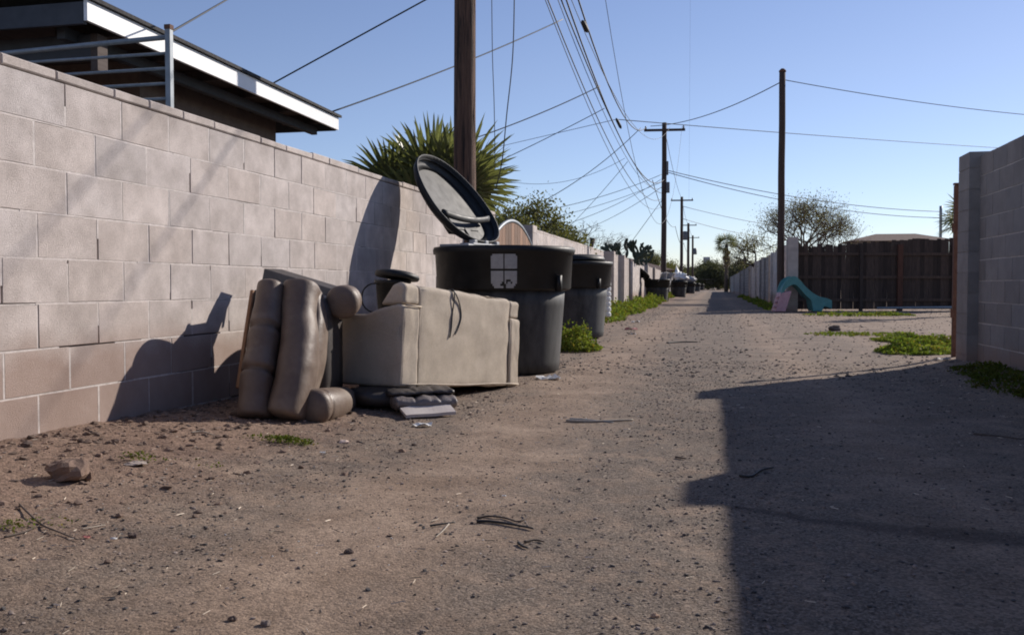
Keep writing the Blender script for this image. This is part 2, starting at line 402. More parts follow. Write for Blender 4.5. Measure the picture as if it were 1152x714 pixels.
def gen_near():
    while True:
        y = 1.5 + 8.5 * rng.random() ** 1.5; x = rng.uniform(-2.85, 2.5)
        if abs(x) < y * .95 + .6 and noise.noise(Vector((x * 1.7, y * 1.7, 7))) > rng.uniform(-.7, .35): break
    bd = max(math.exp(-((x + .05) / .5) ** 2), .8 * math.exp(-((x + 1.75) / .45) ** 2), .6 * math.exp(-((x - 1.5) / .6) ** 2))
    if rng.random() > .25 + .75 * bd: return gen_near()
    s = min(.0085, .0013 / max(.06, rng.random()) ** .70) * rng.uniform(.5, 1.0) + .0002 * y
    return x, y, s, colr(rng.random() < .42)
scatter(34000, gen_near, 'gravel', 'loose gravel and small dark clods strewn over the alley dirt', M['gravel'])
def gen_berm():
    y = rng.uniform(1.8, 9.5); x = wall_x(y) + .03 + abs(rng.normal(0, .5))
    s = min(.024, .0022 / max(.04, rng.random()) ** .80) * .72; b = rng.uniform(.08, .23)
    return x, y, s, (b * 1.2, b * .82, b * .62)
scatter(10000, gen_berm, 'soil_crumbs', 'reddish soil crumbs heaped along the foot of the left block wall', M['gravel'], 'soil')
def gen_far():
    y = rng.uniform(8, 34); x = rng.uniform(-2.6, 2.4) if y < 12 else rng.uniform(-2.6, 8)
    return x, y, rng.uniform(.006, .02), colr(rng.random() < .4)
scatter(4500, gen_far, 'gravel', 'coarser gravel on the far stretch of the alley towards the wooden fence', M['gravel'])

def rock(px, py, w, label, group=None, c=None, mat='stone', flat=.6, name='stone'):
    p = GG(px, py); mb = MB(); n = 14; m = 9; s = rng.uniform(0, 50)
    vs = []
    for i in range(m + 1):
        ph = -math.pi / 2 + math.pi * i / m
        for k in range(n):
            th = 2 * math.pi * k / n
            v = Vector((math.cos(ph) * math.cos(th), math.cos(ph) * math.sin(th), math.sin(ph)))
            r = 1 + .42 * noise.noise(v * 1.5 + Vector((s, 0, 0))) + .12 * noise.noise(v * 5 + Vector((s, 0, 0)))
            vs.append(Vector((v.x * r * w / 2, v.y * r * w * .4, v.z * r * w * flat * .5)) + p + Vector((0, 0, w * flat * .28)))
    fs = [(i * n + k, i * n + (k + 1) % n, (i + 1) * n + (k + 1) % n, (i + 1) * n + k) for i in range(m) for k in range(n)]
    mb.add(vs, fs, c or (1.0, .98, .96)); o = mb.build(name, M[mat], loc=p)
    return tag(o, label, 'stone', group)
rock(76, 540, .15, 'largest brown rock on the dirt near the left edge', c=(.85, .72, .64), flat=.62)
rock(96, 541, .07, 'small brown rock touching the right side of the largest rock', c=(.7, .58, .5), flat=.7)
rock(153, 524, .085, 'flat pale grey stone right of the largest rock', c=(1.6, 1.7, 1.75), flat=.16)
rock(299, 703, .026, 'rounded grey pebble at the bottom edge of the dirt', c=(1.0, 1.0, 1.0))
rock(387, 498, .05, 'white chunk of plaster on the dirt below the beige sofa', c=(3.0, 3.0, 3.0), flat=.4)
for px, py, w, t in ((30, 502, .05, 'dark clod at the wall foot by the left edge'), (150, 604, .03, 'dark pebble right of the dry twig'), (392, 622, .03, 'lone dark pebble in the left foreground dirt'),
                     (262, 697, .022, 'dark pebble left of the rounded grey pebble'), (737, 694, .02, 'pale chip of wood lying in the bottom centre'),
                     (940, 372, .22, 'low grey rock on the open dirt before the wooden fence')):
    rock(px, py, w, t, c=(1.9, 1.6, 1.3) if 'pale' in t else (.55, .5, .48))

# ------------------------------------------------------------------ block walls
def block_wall(name, label, x0, y0, x1, y1, top, mat, z0=-.12, thick=.15, cap=.05, phase=0.0, side=1, blk=(.4064, .2032), pil=(), pil_out=.1, jitter=1.0, detail=False, group=None, pil_h=.04, capmat=None, var=.10, ztop_course=None):
    a = Vector((x0, y0, 0)); b = Vector((x1, y1, 0)); L_ = (b - a).length; t = (b - a).normalized(); n = Vector((t.y, -t.x, 0)) * side  # n: towards the alley
    root = thing(name, (x0, y0, 0), label, 'wall', group)
    rr = random.Random(hash((round(x0, 2), round(y0, 2))) & 0xffff)
    fine_ = detail; core = MB(); ins = .012 if fine_ else .0045; mo = MB()
    def pt(s, d, z): return a + t * s + n * d + Vector((0, 0, z))
    core.hexa([pt(.01, -ins, z0), pt(L_ - .01, -ins, z0), pt(L_ - .01, -thick + ins, z0), pt(.01, -thick + ins, z0), pt(.01, -ins, top - .01), pt(L_ - .01, -ins, top - .01), pt(L_ - .01, -thick + ins, top - .01), pt(.01, -thick + ins, top - .01)])
    core.build('joint_core', M['crack' if fine_ else 'mortar'], root)
    mb = MB()
    def blockbox(s0, s1, d0, d1, za, zb, col, ch=.0016):
        # d0 front, d1 back; chamfered front and back faces
        o = .0018 * rr.uniform(-1, 1) * jitter
        sk = [rr.uniform(-.0018, .0018) * jitter for _ in range(8)]
        q = [(s0 + sk[0], za + sk[1]), (s1 + sk[2], za + sk[3]), (s1 + sk[4], zb + sk[5]), (s0 + sk[6], zb + sk[7])]
        ctr = ((s0 + s1) / 2, (za + zb) / 2)
        def ring(d, inset):
            r = []
            for s_, z_ in q:
                r.append(pt(s_ + (inset if s_ < ctr[0] else -inset), d, z_ + (inset if z_ < ctr[1] else -inset)))
            return r
        vs = ring(d0 + o, ch) + ring(d0 + o - ch, 0) + ring(d1 + ch, 0) + ring(d1, ch)
        fs = [(0, 1, 2, 3), (15, 14, 13, 12)]
        for k in range(3):
            for j in range(4): fs.append((k * 4 + j, (k + 1) * 4 + j, (k + 1) * 4 + (j + 1) % 4, k * 4 + (j + 1) % 4))
        mb.add(vs, fs, col)
    bl, bh = blk; gap = .009
    zt = top - cap; row = 0
    while zt > z0:
        zb_ = zt - bh
        if fine_:
            s_ = 0.0
            while s_ < L_:
                l_ = rr.uniform(.12, .5); e_ = min(s_ + l_, L_)
                if rr.random() > .025:
                    dz = rr.uniform(-.001, .001); d0 = rr.uniform(-.0028, .0002); lo, hi = zb_ - gap / 2 + dz, zb_ + gap / 2 + dz - (rr.random() < .12) * .003
                    mo.hexa([pt(s_, d0, lo), pt(e_, d0, lo), pt(e_, -.03, lo), pt(s_, -.03, lo), pt(s_, d0, hi), pt(e_, d0, hi), pt(e_, -.03, hi), pt(s_, -.03, hi)])
                s_ = e_
        s = -bl * 2 + (phase + (bl / 2 if row % 2 else 0)) % bl
        g_off = rr.uniform(-.006, .006) * jitter
        while s < L_:
            s0, s1 = max(s + gap / 2 + g_off, .0), min(s + bl - gap / 2 + g_off, L_)
            if s1 - s0 > .03:
                v = 1 + rr.uniform(-var, var * .7); tint = rr.uniform(-.02, .02)
                col = (v * (1 + tint), v, v * (1 - tint))
                gg = rr.choice([0, 0, 0, .002, .004]) * jitter
                if fine_ and s0 > .1:
                    zl = zb_ + gap / 2; zh = zt - gap / 2
                    q0 = rr.random()
                    if q0 < .18: zl += rr.uniform(.0, .12)
                    elif q0 < .3: zh -= rr.uniform(.0, .12)
                    if q0 < .96:
                        d0 = rr.uniform(-.003, .0); a_, b_ = s0 - gap - .001, s0 + gg + .001 - (rr.random() < .3) * .003
                        mo.hexa([pt(a_, d0, zl), pt(b_, d0, zl), pt(b_, -.03, zl), pt(a_, -.03, zl), pt(a_, d0, zh), pt(b_, d0, zh), pt(b_, -.03, zh), pt(a_, -.03, zh)])
                blockbox(s0 + gg, s1, 0, -thick, max(zb_ + gap / 2, z0), zt - gap / 2 + rr.uniform(-.001, .0015), col)
            s += bl
        zt = zb_; row += 1
    s = 0
    if cap:
        while s < L_:
            l = rr.uniform(.28, .62) if jitter else .4
            v = .95 + rr.uniform(-.1, .1)
            blockbox(s + .003, min(s + l, L_) - .003, .002, -thick - .002, top - cap + .004, top + rr.uniform(-.006, .004) * jitter, (v, v * .99, v * .97), .006)
            s += l
    mb.build('block_courses', M[mat], root)
    if fine_: mo.build('mortar', M['mortar'], root)
    for ps in pil:
        pm = MB(); z = z0
        hh = top + pil_h
        k = 0
        while z < hh - .01:
            z2 = min(z + bh, hh); v = 1 + rr.uniform(-.08, .08)
            c = [pt(ps, pil_out, z + .003), pt(ps + .40, pil_out, z + .003), pt(ps + .40, -thick - .02, z + .003), pt(ps, -thick - .02, z + .003)]
            pm.hexa(c + [p + Vector((0, 0, z2 - z - .006)) for p in c], (v, v, v)); z = z2
        i = .006
        c = [pt(ps + i, pil_out - i, z0), pt(ps + .40 - i, pil_out - i, z0), pt(ps + .40 - i, -thick - .02 + i, z0), pt(ps + i, -thick - .02 + i, z0)]
        pm.hexa(c + [p + Vector((0, 0, hh - i - z0)) for p in c], (1.0, .99, .98))
        pm.build('pilaster', M[mat], root)
    return root

ph = (3.355 - (-16.0))
block_wall('block_wall', 'weathered pinkish grey concrete block wall filling the left side', wall_x(-16.0), -16.0, wall_x(11.95), 11.95, 1.768, 'block', phase=ph % .4064, detail=True)
# right wall in shade, x = 2.53 face, running towards the camera and past it
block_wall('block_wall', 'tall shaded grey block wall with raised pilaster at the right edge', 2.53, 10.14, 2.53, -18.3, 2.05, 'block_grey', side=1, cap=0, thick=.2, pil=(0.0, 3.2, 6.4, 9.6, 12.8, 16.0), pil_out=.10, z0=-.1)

# left walls farther on (same line, drifting right)
def lx(y): return wall_x(y) if y < 14 else (-3.10 if y < 38 else -3.55)
block_wall('block_wall', 'tan grey block wall just behind the second black bin', lx(15.6), 15.6, lx(26.6), 26.6, 1.80, 'block', phase=.1, pil=(0.0,), pil_out=.06)
segs = [(27.0, 29.6, 1.78, 'block_tan', 'light tan wall panel between second bin and cactus', -.0), (29.8, 33.0, 1.76, 'block_tan', 'second light tan wall panel below the tallest cactus arm', .04),
        (33.2, 38.5, 1.74, 'block_dark', 'dark weathered wall panel beside the sheet covered bin', -.05), (38.8, 47.5, 1.80, 'block', 'pale wall panel behind the sheet covered bin', .0),
        (48, 66, 1.85, 'block_tan', 'distant left wall running past the bin with white bag', .0), (66.5, 110, 1.8, 'block_grey', 'farthest left wall at the end of the row of bins', .0)]
for i, (a_, b_, h_, mt, lab, off) in enumerate(segs):
    block_wall('block_wall', lab, lx(a_) + .12 + off, a_, lx(b_) + .12 + off, b_, h_, mt, pil=(0.0,) if b_ - a_ < 12 else (0.0, 6.0), pil_out=.14, phase=.1 * i, pil_h=.03)
# right-hand walls beyond the side opening
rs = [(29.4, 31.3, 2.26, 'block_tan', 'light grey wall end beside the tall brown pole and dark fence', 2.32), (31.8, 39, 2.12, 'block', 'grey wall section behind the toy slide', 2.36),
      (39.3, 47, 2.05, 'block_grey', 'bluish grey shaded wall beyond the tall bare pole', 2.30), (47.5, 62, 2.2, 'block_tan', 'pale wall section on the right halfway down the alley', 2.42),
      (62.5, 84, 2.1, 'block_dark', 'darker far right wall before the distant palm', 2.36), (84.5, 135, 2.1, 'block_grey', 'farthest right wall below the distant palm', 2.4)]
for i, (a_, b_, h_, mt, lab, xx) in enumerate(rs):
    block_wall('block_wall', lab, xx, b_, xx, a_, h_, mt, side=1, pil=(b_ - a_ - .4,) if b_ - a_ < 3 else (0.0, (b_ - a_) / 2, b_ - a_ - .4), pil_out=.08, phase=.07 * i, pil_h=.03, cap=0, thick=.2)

# ------------------------------------------------------------------ arched gate between the left walls
def arched_gate():
    y0, y1 = 12.05, 15.5; x = -2.98
    root = thing('wooden_gate', (x, (y0 + y1) / 2, 0), 'arched wooden plank gate with metal rim between the left walls', 'gate')
    yc, hw = (y0 + y1) / 2, (y1 - y0) / 2
    def top(y):
        u = (y - yc) / hw; return 1.25 + .52 * math.cos(u * math.pi / 2) ** .8 if abs(u) < 1 else 1.30
    mb = MB(); n = 16; w = (y1 - y0 - .1) / n; r = random.Random(3)
    for i in range(n):
        a = y0 + .05 + i * w; b = a + w - .012; v = r.uniform(.55, 1.25)
        ta, tb = top(a) - .03, top(b) - .03
        mb.hexa([(x - .012, a, .05), (x + .012, a, .05), (x + .012, b, .05), (x - .012, b, .05), (x - .012, a, ta), (x + .012, a, ta), (x + .012, b, tb), (x - .012, b, tb)], (v, v * .97, v * .93))
    mb.build('planks', M['gate_wood'], root)
    f = MB(); pts = [Vector((x, y0 + .03, .03))] + [Vector((x, y0 + .03 + (y1 - y0 - .06) * k / 24, top(y0 + .03 + (y1 - y0 - .06) * k / 24))) for k in range(25)] + [Vector((x, y1 - .03, .03))]
    f.tube(pts, .028, 8); f.build('metal_frame', M['steel'], root, smooth=True)
arched_gate()

# ------------------------------------------------------------------ refuse bins
def ring_strip(mb, r0, r1, z0, z1, a0, a1, n=8):
    vs = []; 
    for k in range(n + 1):
        a = a0 + (a1 - a0) * k / n
        vs += [(r0 * math.cos(a), r0 * math.sin(a), z0), (r1 * math.cos(a), r1 * math.sin(a), z1)]
    mb.add(vs, [(2 * k, 2 * k + 2, 2 * k + 3, 2 * k + 1) for k in range(n)])
def offset(mb, loc): mb.v = [(v[0] + loc[0], v[1] + loc[1], v[2] + loc[2]) for v in mb.v]; return mb
def rotz(mb, a):
    c, s = math.cos(a), math.sin(a); mb.v = [(v[0] * c - v[1] * s, v[0] * s + v[1] * c, v[2]) for v in mb.v]; return mb
def make_bin(loc, label, out, lidmode, group, emblem=False, face=None, tint='plastic_black'):
    """out: unit direction (x, y) in which the hinge lies"""
    root = thing('refuse_bin', loc, label, 'bin', group)
    body = MB(); body.lathe([(.47, .0), (.505, .02), (.512, .10), (.548, .60), (.560, .78)], n=56)
    body = offset(body, loc); body.build('body', M['plastic_base'], root, smooth=True)
    col = MB(); col.lathe([(.555, .73), (.600, .745), (.612, .76), (.628, 1.06), (.645, 1.065), (.650, 1.10), (.640, 1.125), (.60, 1.125), (.585, 1.09), (.56, .80), (.50, .40), (.3, .2)], n=56)
    aa = math.atan2(out[1], out[0])
    for da in (-1.45, 2.9, .2):        # lifting ribs on the collar
        a = aa + da; rot = Matrix.Rotation(a, 3, 'Z')
        col.box(rot @ Vector((.625, 0, .80)), (.05, .04, .14), rot)
    offset(col, loc).build('collar', M[tint], root, smooth=False, bevel=0)
    for p in root.children:
        p.data.polygons.foreach_set('use_smooth', [len(f.vertices) == 4 and True for f in p.data.polygons])
    hb = MB(); ang = math.atan2(out[1], out[0]); rot = Matrix.Rotation(ang, 3, 'Z')
    hr2 = .20 if lidmode == 'open' else .52
    if lidmode == 'open': hb.box(rot @ Vector((hr2 + .10, 0, 1.128)), (.30, .80, .05), rot)
    hb.box(rot @ Vector((hr2 + .02, 0, 1.14)), (.14, .62, .05), rot)
    for k in (-.22, 0, .22): hb.box(rot @ Vector((hr2, k, 1.175)), (.06, .06, .04), rot)
    offset(hb, loc).build('hinge', M['lid_inside'] if emblem else M['plastic_black'], root, bevel=.008)
    # lid: local u across, w from hinge to tip, n outward
    hr_ = .20 if lidmode == 'open' else .52; hinge = Vector((out[0] * hr_, out[1] * hr_, 1.165 if lidmode != 'ajar' else 1.155)); u = Vector((-out[1], out[0], 0)); o_ = Vector((out[0], out[1], 0))
    if lidmode == 'open': w = (Vector((0, 0, 1)) * math.cos(R(36)) + o_ * math.sin(R(36))).normalized()
    elif lidmode == 'ajar': w = (-o_ * math.cos(R(1)) + Vector((0, 0, 1)) * math.sin(R(1))).normalized()
    elif lidmode == 'back': w = (Vector((0, 0, 1)) * math.cos(R(52)) + o_ * math.sin(R(52))).normalized()
    nn = u.cross(w).normalized()
    if lidmode == 'ajar':
        if nn.z < 0: nn = -nn
    else:
        if nn.dot(o_) < 0: nn = -nn    # n points away from the bin (outer face of the lid)
    Lw, Wu = 1.04, 1.10
    def outline(s, k=56):              # D-shaped oval, s shrinks it
        r = []
        for i in range(k):
            th = 2 * math.pi * i / k
            x = math.cos(th); y = math.sin(th)
            x = math.copysign(abs(x) ** .92, x); y = math.copysign(abs(y) ** .92, y)
            taper = 1 - .12 * y
            r.append((x * Wu / 2 * s * taper, Lw / 2 + y * Lw / 2 * s))
        return r
    def ringpts(s, d, cw=0): return [hinge + u * a + w * (b + cw) + nn * d for a, b in outline(s)]
    lm = MB(); k = 56; dk = 1.0 if lidmode != 'ajar' else .8
    seq = [(.80, .075 * dk), (.90, .06 * dk), (.97, .03 * dk), (1.0, -.01), (.992, -.03), (.975, -.03), (.965, .0), (.94, .012)]
    vs = [];
    for s, d in seq: vs += ringpts(s, d)
    fs = []
    for r in range(len(seq) - 1):
        for i in range(k): fs.append((r * k + i, r * k + (i + 1) % k, (r + 1) * k + (i + 1) % k, (r + 1) * k + i))
    fs.append(tuple(range(k)))
    lm.add(vs, fs); lid = offset(lm, loc).build('lid', M['plastic_black'], root, smooth=True)
    for f in lid.data.polygons:
        if len(f.vertices) > 6: f.use_smooth = False
    im = MB()                           # inner panel, pressed in two fields
    vin = []; seq2 = [(.95, .010), (.90, .012), (.60, .016), (.3, .018)]
    for s, d in seq2: vin += ringpts(s, d)
    fs = []
    for r in range(len(seq2) - 1):
        for i in range(k): fs.append((r * k + i, r * k + (i + 1) % k, (r + 1) * k + (i + 1) % k, (r + 1) * k + i))
    fs.append(tuple((len(seq2) - 1) * k + i for i in range(k)))
    im.add(vin, fs); ip = offset(im, loc).build('inner_panel', M['lid_inside'], lid, smooth=True) if False else None
    WORLD[lid.name] = tuple(loc); lid_parent_fix = lid
    ip = im.build('inner_panel', M['lid_inside'] if emblem else M['plastic_black'], lid, smooth=True)
    # cross rib and outer grab bar
    rb = MB()
    pts = [hinge + u * (x * .44) + w * (.33 - .05 * (1 - abs(x) ** 2)) + nn * -.004 for x in np.linspace(-1, 1, 15)]
    rb.sweep(pts, [.018] * 15, [.03] * 15, 10, 2.6)
    offset(rb, loc).build('rib', M['plastic_black'], lid, smooth=True)
    gb = MB(); rotm = Matrix((u, w, nn)).transposed()
    gb.box(hinge + w * .30 + nn * .11 + u * .0, (.46, .17, .09), rotm); gb.box(hinge + w * .17 + nn * .09, (.10, .14, .06), rotm)
    offset(gb, loc).build('grab_bar', M['plastic_black'], lid, bevel=.01)
    if emblem:                          # faded print of four rounded fields
        fa = math.atan2(face[1], face[0]); r = .6305; em = MB()
        W, Hh = .225, .33; zc = .915
        def patch(a0, a1, z0, z1, cut=None):
            n = 8; grid = []
            for i in range(n + 1):
                row = []
                for j in range(n + 1):
                    a = a0 + (a1 - a0) * i / n; z = z0 + (z1 - z0) * j / n
                    rad = .612 + (z - .76) / .30 * .016 + .004
                    row.append((rad * math.cos(a), rad * math.sin(a), z))
                grid.append(row)
            vs = [p for rw in grid for p in rw]; fs = []
            for i in range(n):
                for j in range(n):
                    if cut and cut(i, j, n): continue
                    fs.append((i * (n + 1) + j, (i + 1) * (n + 1) + j, (i + 1) * (n + 1) + j + 1, i * (n + 1) + j + 1))
            em.add(vs, fs)
        da = W / 2 / r; g = .008
        tl = lambda i, j, n: (i == 0 and j == n - 1); 
        patch(fa - da, fa - g, zc + .01, zc + Hh / 2 - .03, lambda i, j, n: i == 0 and j == n - 1)
        patch(fa + g, fa + da, zc + .01, zc + Hh / 2 - .03, lambda i, j, n: i == n - 1 and j == n - 1)
        patch(fa - da, fa - g, zc - Hh / 2 + .01, zc - .008, lambda i, j, n: (i + j < 2) or (i == n - 1 and j in (1, 2)) or (i == n - 2 and j == 1))
        patch(fa + g, fa + da, zc - Hh / 2 + .01, zc - .008, lambda i, j, n: (n - 1 - i + j < 2) or (j == 3 and i in (1, 2, 3)) or (j == 2 and i in (1, 4)) or (i == 0 and j < 2))
        offset(em, loc).build('printed_emblem', M['emblem'], root)
    return root
BG = 'black refuse bins along the left wall'
bc = C(567, 424, 8.46); b1 = Vector((bc.x, bc.y, 0)); b1.z = gz(b1.x, b1.y, False) - .005
fdir = (EYE - b1); fdir = Vector((fdir.x, fdir.y, 0)).normalized()
make_bin(tuple(b1), 'large round black bin with lid standing open and pale printed emblem', Vector((-.972, .235)).normalized(), 'open', BG, True, Matrix.Rotation(R(0), 3, 'Z') @ fdir)
b2c = C(641, 383, 13.9); bin2 = make_bin((b2c.x, b2c.y, gz(b2c.x, b2c.y, False)), 'second round black bin with closed lid beside green weeds', Vector((-.9, .43)).normalized(), 'ajar', BG)
b3 = C(739, 338, 45); bin3 = make_bin((b3.x + .0, b3.y, 0), 'dark bin half covered by hanging grey sheet below the cactus', Vector((-.85, -.5)).normalized(), 'back', BG)
for px, Z, lab in ((763, 65, 'distant black bin topped by a white bag'), (776, 97, 'small far black bin beyond the white bagged one'), (783.5, 137, 'farther tiny black bin near the alley end'), (789, 190, 'farthest tiny black bin at the alley end')):
    p = C(px, 330, Z); copy_tree(bin2, (p.x, p.y, 0), lab)

# sheet over bin 3, white bag on bin 4
def cloth(name, label, cat, loc, w, h, amp, mat, rot, seed):
    mb = MB(); n = 30; vs = []
    for i in range(n + 1):
        for j in range(n + 1):
            u, v = i / n - .5, j / n
            p = Vector((u * w * (1 - .3 * v), 0, -v * h)) + Vector((0, 1, 0)) * amp * (noise.noise(Vector((u * 5, v * 3, seed))) * 2 + .8 * math.sin(u * 14 + v * 2)) * (.3 + v) + Vector((0, 0, amp * noise.noise(Vector((u * 4, v * 4, seed + 9)))))
            vs.append(rot @ p + Vector(loc))
    mb.add(vs, [(i * (n + 1) + j, (i + 1) * (n + 1) + j, (i + 1) * (n + 1) + j + 1, i * (n + 1) + j + 1) for i in range(n) for j in range(n)])
    o = mb.build(name, M[mat], loc=loc, smooth=True); s = o.modifiers.new('s', 'SOLIDIFY'); s.thickness = .01
    return tag(o, label, cat)
cloth('plastic_sheet', 'crumpled pale grey sheet hanging off the dark bin', 'sheet', (b3.x + .55, b3.y - .15, 1.45), 1.5, 1.05, .10, 'tarp', Matrix.Rotation(R(62), 3, 'Z') @ Matrix.Rotation(R(22), 3, 'X'), 3)
p4 = C(764, 320, 65); mb = MB(); mb.pillow((p4.x, p4.y, 1.45), (1.1, .8, .6), ex=2, lump=.5, seed=4); mb.add([(p4.x - .35, p4.y, 1.6), (p4.x + .1, p4.y + .1, 1.6), (p4.x - .2, p4.y + .1, 2.3), (p4.x - .1, p4.y - .1, 1.6)], [(0, 1, 2), (1, 3, 2), (3, 0, 2)])
tag(mb.build('rubbish_bag', M['litter_white'], loc=(p4.x, p4.y, 1.25), smooth=True), 'white rubbish bag on top of the distant black bin', 'bag')
p5 = C(774, 320, 97); mb = MB(); mb.pillow((p5.x, p5.y, 1.5), (1.6, .9, .7), ex=2, lump=.5, seed=8)
tag(mb.build('rubbish_bag', M['tarp'], loc=(p5.x, p5.y, 1.25), smooth=True), 'grey bulging rubbish bag heaped on the small far bin', 'bag')

# ------------------------------------------------------------------ beige loveseat seen from behind
def sofa():
    A = G(450, 436, .13); A = C(450, 436, 5.75)
    B = C(583, 434, 7.15)
    ex = (B - A); Lh = ex.length; ex.normalize()
    ny = Vector((0, 0, 1)).cross(Vector((ex.x, ex.y, 0)).normalized())   # towards the wall
    if ny.x > 0: ny = -ny
    ez = ex.cross(ny); 
    if ez.z < 0: ez = -ez
    loc = Vector((A.x, A.y, 0)) + ny * .4
    root = thing('loveseat', tuple(loc), 'beige fabric loveseat dumped with its back to the lane', 'sofa')
    def T(x, y, z): return A + ex * x + ny * y + ez * z
    def block(mb, x0, x1, prof):       # prof: list of (y, z)
        n = len(prof); vs = [T(x0, y, z) for y, z in prof] + [T(x1, y, z) for y, z in prof]
        fs = [tuple(range(n)), tuple(range(n, 2 * n))[::-1]] + [(i, i + n, (i + 1) % n + n, (i + 1) % n) for i in range(n)]
        mb.add(vs, fs)
    D = .80
    arm = [(0, 0), (0, .515), (.05, .525), (.16, .505), (.30, .46), (.45, .455), (.62, .475), (.76, .46), (D, .42), (D, .0)]
    for x0 in (0, Lh - .16):
        mb = MB(); block(mb, x0, x0 + (.19 if x0 == 0 else .16), arm); o = mb.build('arm', M['fabric'], root, bevel=.022, smooth=False); soft(o)
    mb = MB(); block(mb, .195, Lh - .165, [(.012, .0), (.012, .50), (.014, .645), (.05, .665), (.12, .655), (.25, .40), (.25, .0)]); soft(mb.build('backrest', M['fabric'], root, bevel=.025))
    # upper back running over the arms
    mb = MB(); block(mb, .02, .193, [(.012, .53), (.014, .645), (.05, .665), (.11, .65), (.20, .52)]); soft(mb.build('back_corner', M['fabric'], root, bevel=.02))
    mb = MB(); block(mb, Lh - .163, Lh - .012, [(.012, .52), (.014, .640), (.05, .655), (.11, .64), (.20, .52)]); soft(mb.build('back_corner', M['fabric'], root, bevel=.02))
    mb = MB(); block(mb, .20, Lh - .17, [(.26, .04), (.26, .26), (D - .01, .26), (D - .01, .04)]); soft(mb.build('seat_base', M['fabric'], root, bevel=.02))
    for k in (0, 1):
        w = (Lh - .38) / 2; c = T(.205 + w * (k + .5), .54, .33)
        rot = Matrix((ex, ny, ez)).transposed(); mb = MB(); mb.pillow(c, (w - .01, .52, .15), rot, ex=5); mb.build('seat_cushion', M['fabric'], root, smooth=True)
    # piping seams of the back panel
    sm = MB()
    for pts in ([T(.194, .006, .02), T(.194, .006, .515)], [T(.02, -.002, .520), T(.194, -.002, .520)], [T(Lh - .164, .006, .02), T(Lh - .164, .006, .51)]):
        sm.tube(pts, .006, 6)
    sm.tube([T(.006 + (Lh - .012) * k / 10, -.003, .018 + .004 * math.sin(k)) for k in range(11)], .006, 6)
    sm.build('piping', M['fabric'], root, smooth=True)
    # hanging cord
    cb = MB()
    p = [T(.60, .05, .668), T(.60, .004, .645), T(.585, .004, .50), T(.58, .004, .40), T(.565, .004, .335)]
    q = [T(.615, .05, .668), T(.615, .004, .640), T(.68, .004, .56), T(.70, .004, .48), T(.665, .004, .40), T(.63, .004, .36)]
    for pp in (p, q): cb.tube(smoothp(pp), .0045, 6)
    tag(cb.build('cord', M['wire'], loc=T(.6, .05, .672), smooth=True), 'thin black cord looped over the back of the beige loveseat', 'cord')
    return T
def smoothp(P, n=8):
    P = [Vector(p) for p in P]; out = []
    Q = [P[0]] + P + [P[-1]]
    for i in range(1, len(Q) - 2):
        for k in range(n):
            t = k / n; a, b, c, d = Q[i - 1], Q[i], Q[i + 1], Q[i + 2]
            out.append(.5 * ((2 * b) + (c - a) * t + (2 * a - 5 * b + 4 * c - d) * t * t + (3 * b - a - 3 * c + d) * t ** 3))
    out.append(P[-1]); return out
def soft(o):
    me = o.data; me.polygons.foreach_set('use_smooth', [True] * len(me.polygons))
    b = o.modifiers.new('s', 'SUBSURF'); b.subdivision_type = 'SIMPLE'; b.levels = b.render_levels = 4
    tx = bpy.data.textures.get('sag') or bpy.data.textures.new('sag', 'CLOUDS'); tx.noise_scale = .22; tx.noise_depth = 2
    d = o.modifiers.new('d', 'DISPLACE'); d.texture = tx; d.strength = .026; d.mid_level = .5; d.texture_coords = 'GLOBAL'
ST = sofa()

# cushions under the sofa
c = C(478, 451, 5.72); rt = Matrix.Rotation(R(30), 3, 'Z')
root = thing('footrest', (c.x, c.y, gz(c.x, c.y)), 'puffy grey brown vinyl footrest crushed under the loveseat corner', 'footrest')
def pad_layer(off, ln, dp, th, seed, mt, nm):
    pts, ra, rb = [], [], []; n = 60
    for i in range(n + 1):
        t = i / n; e = math.sqrt(max(.02, 1 - (1 - min(t, 1 - t) / .06) ** 2)) if min(t, 1 - t) < .06 else 1
        cr = 1 - .30 * math.exp(-((t - .36) / .02) ** 2) - .30 * math.exp(-((t - .69) / .02) ** 2)
        pts.append(c + rt @ Vector(((t - .5) * ln, off[1] + .006 * math.sin(t * 7 + seed), off[2])) + Vector((off[0], 0, .005 * noise.noise(Vector((t * 5, seed, 0))))))
        ra.append(dp * (.6 + .4 * e)); rb.append(th * e * cr * (1 + .25 * noise.noise(Vector((t * 9, seed, 3)))))
    mb = MB(); mb.sweep(pts, ra, rb, 32, 2.6, True, side=rt @ Vector((0, 1, 0)))
    mb.v = [tuple(Vector(v) + Vector((0, 0, 1)) * .006 * noise.noise(Vector((v[0] * 28, v[1] * 28, v[2] * 12)))) for v in mb.v]
    mb.build(nm, M[mt], root, smooth=True)
pad_layer((-.02, -.035, .0), .40, .13, .042, 1, 'vinyl', 'cushion')
pad_layer((-.03, .05, .058), .42, .13, .020, 4, 'leather_dark', 'cushion')
mb = MB(); mb.box(c + Vector((-.22, .20, .04)), (.50, .40, .05), rt)
mb.build('mechanism', M['leather_dark'], root, bevel=.01)
mb = MB(); mb.pillow(c + Vector((-.30, .03, .02)), (.40, .34, .12), rt, ex=3, lump=.2); mb.build('flap', M['leather_dark'], root, smooth=True)

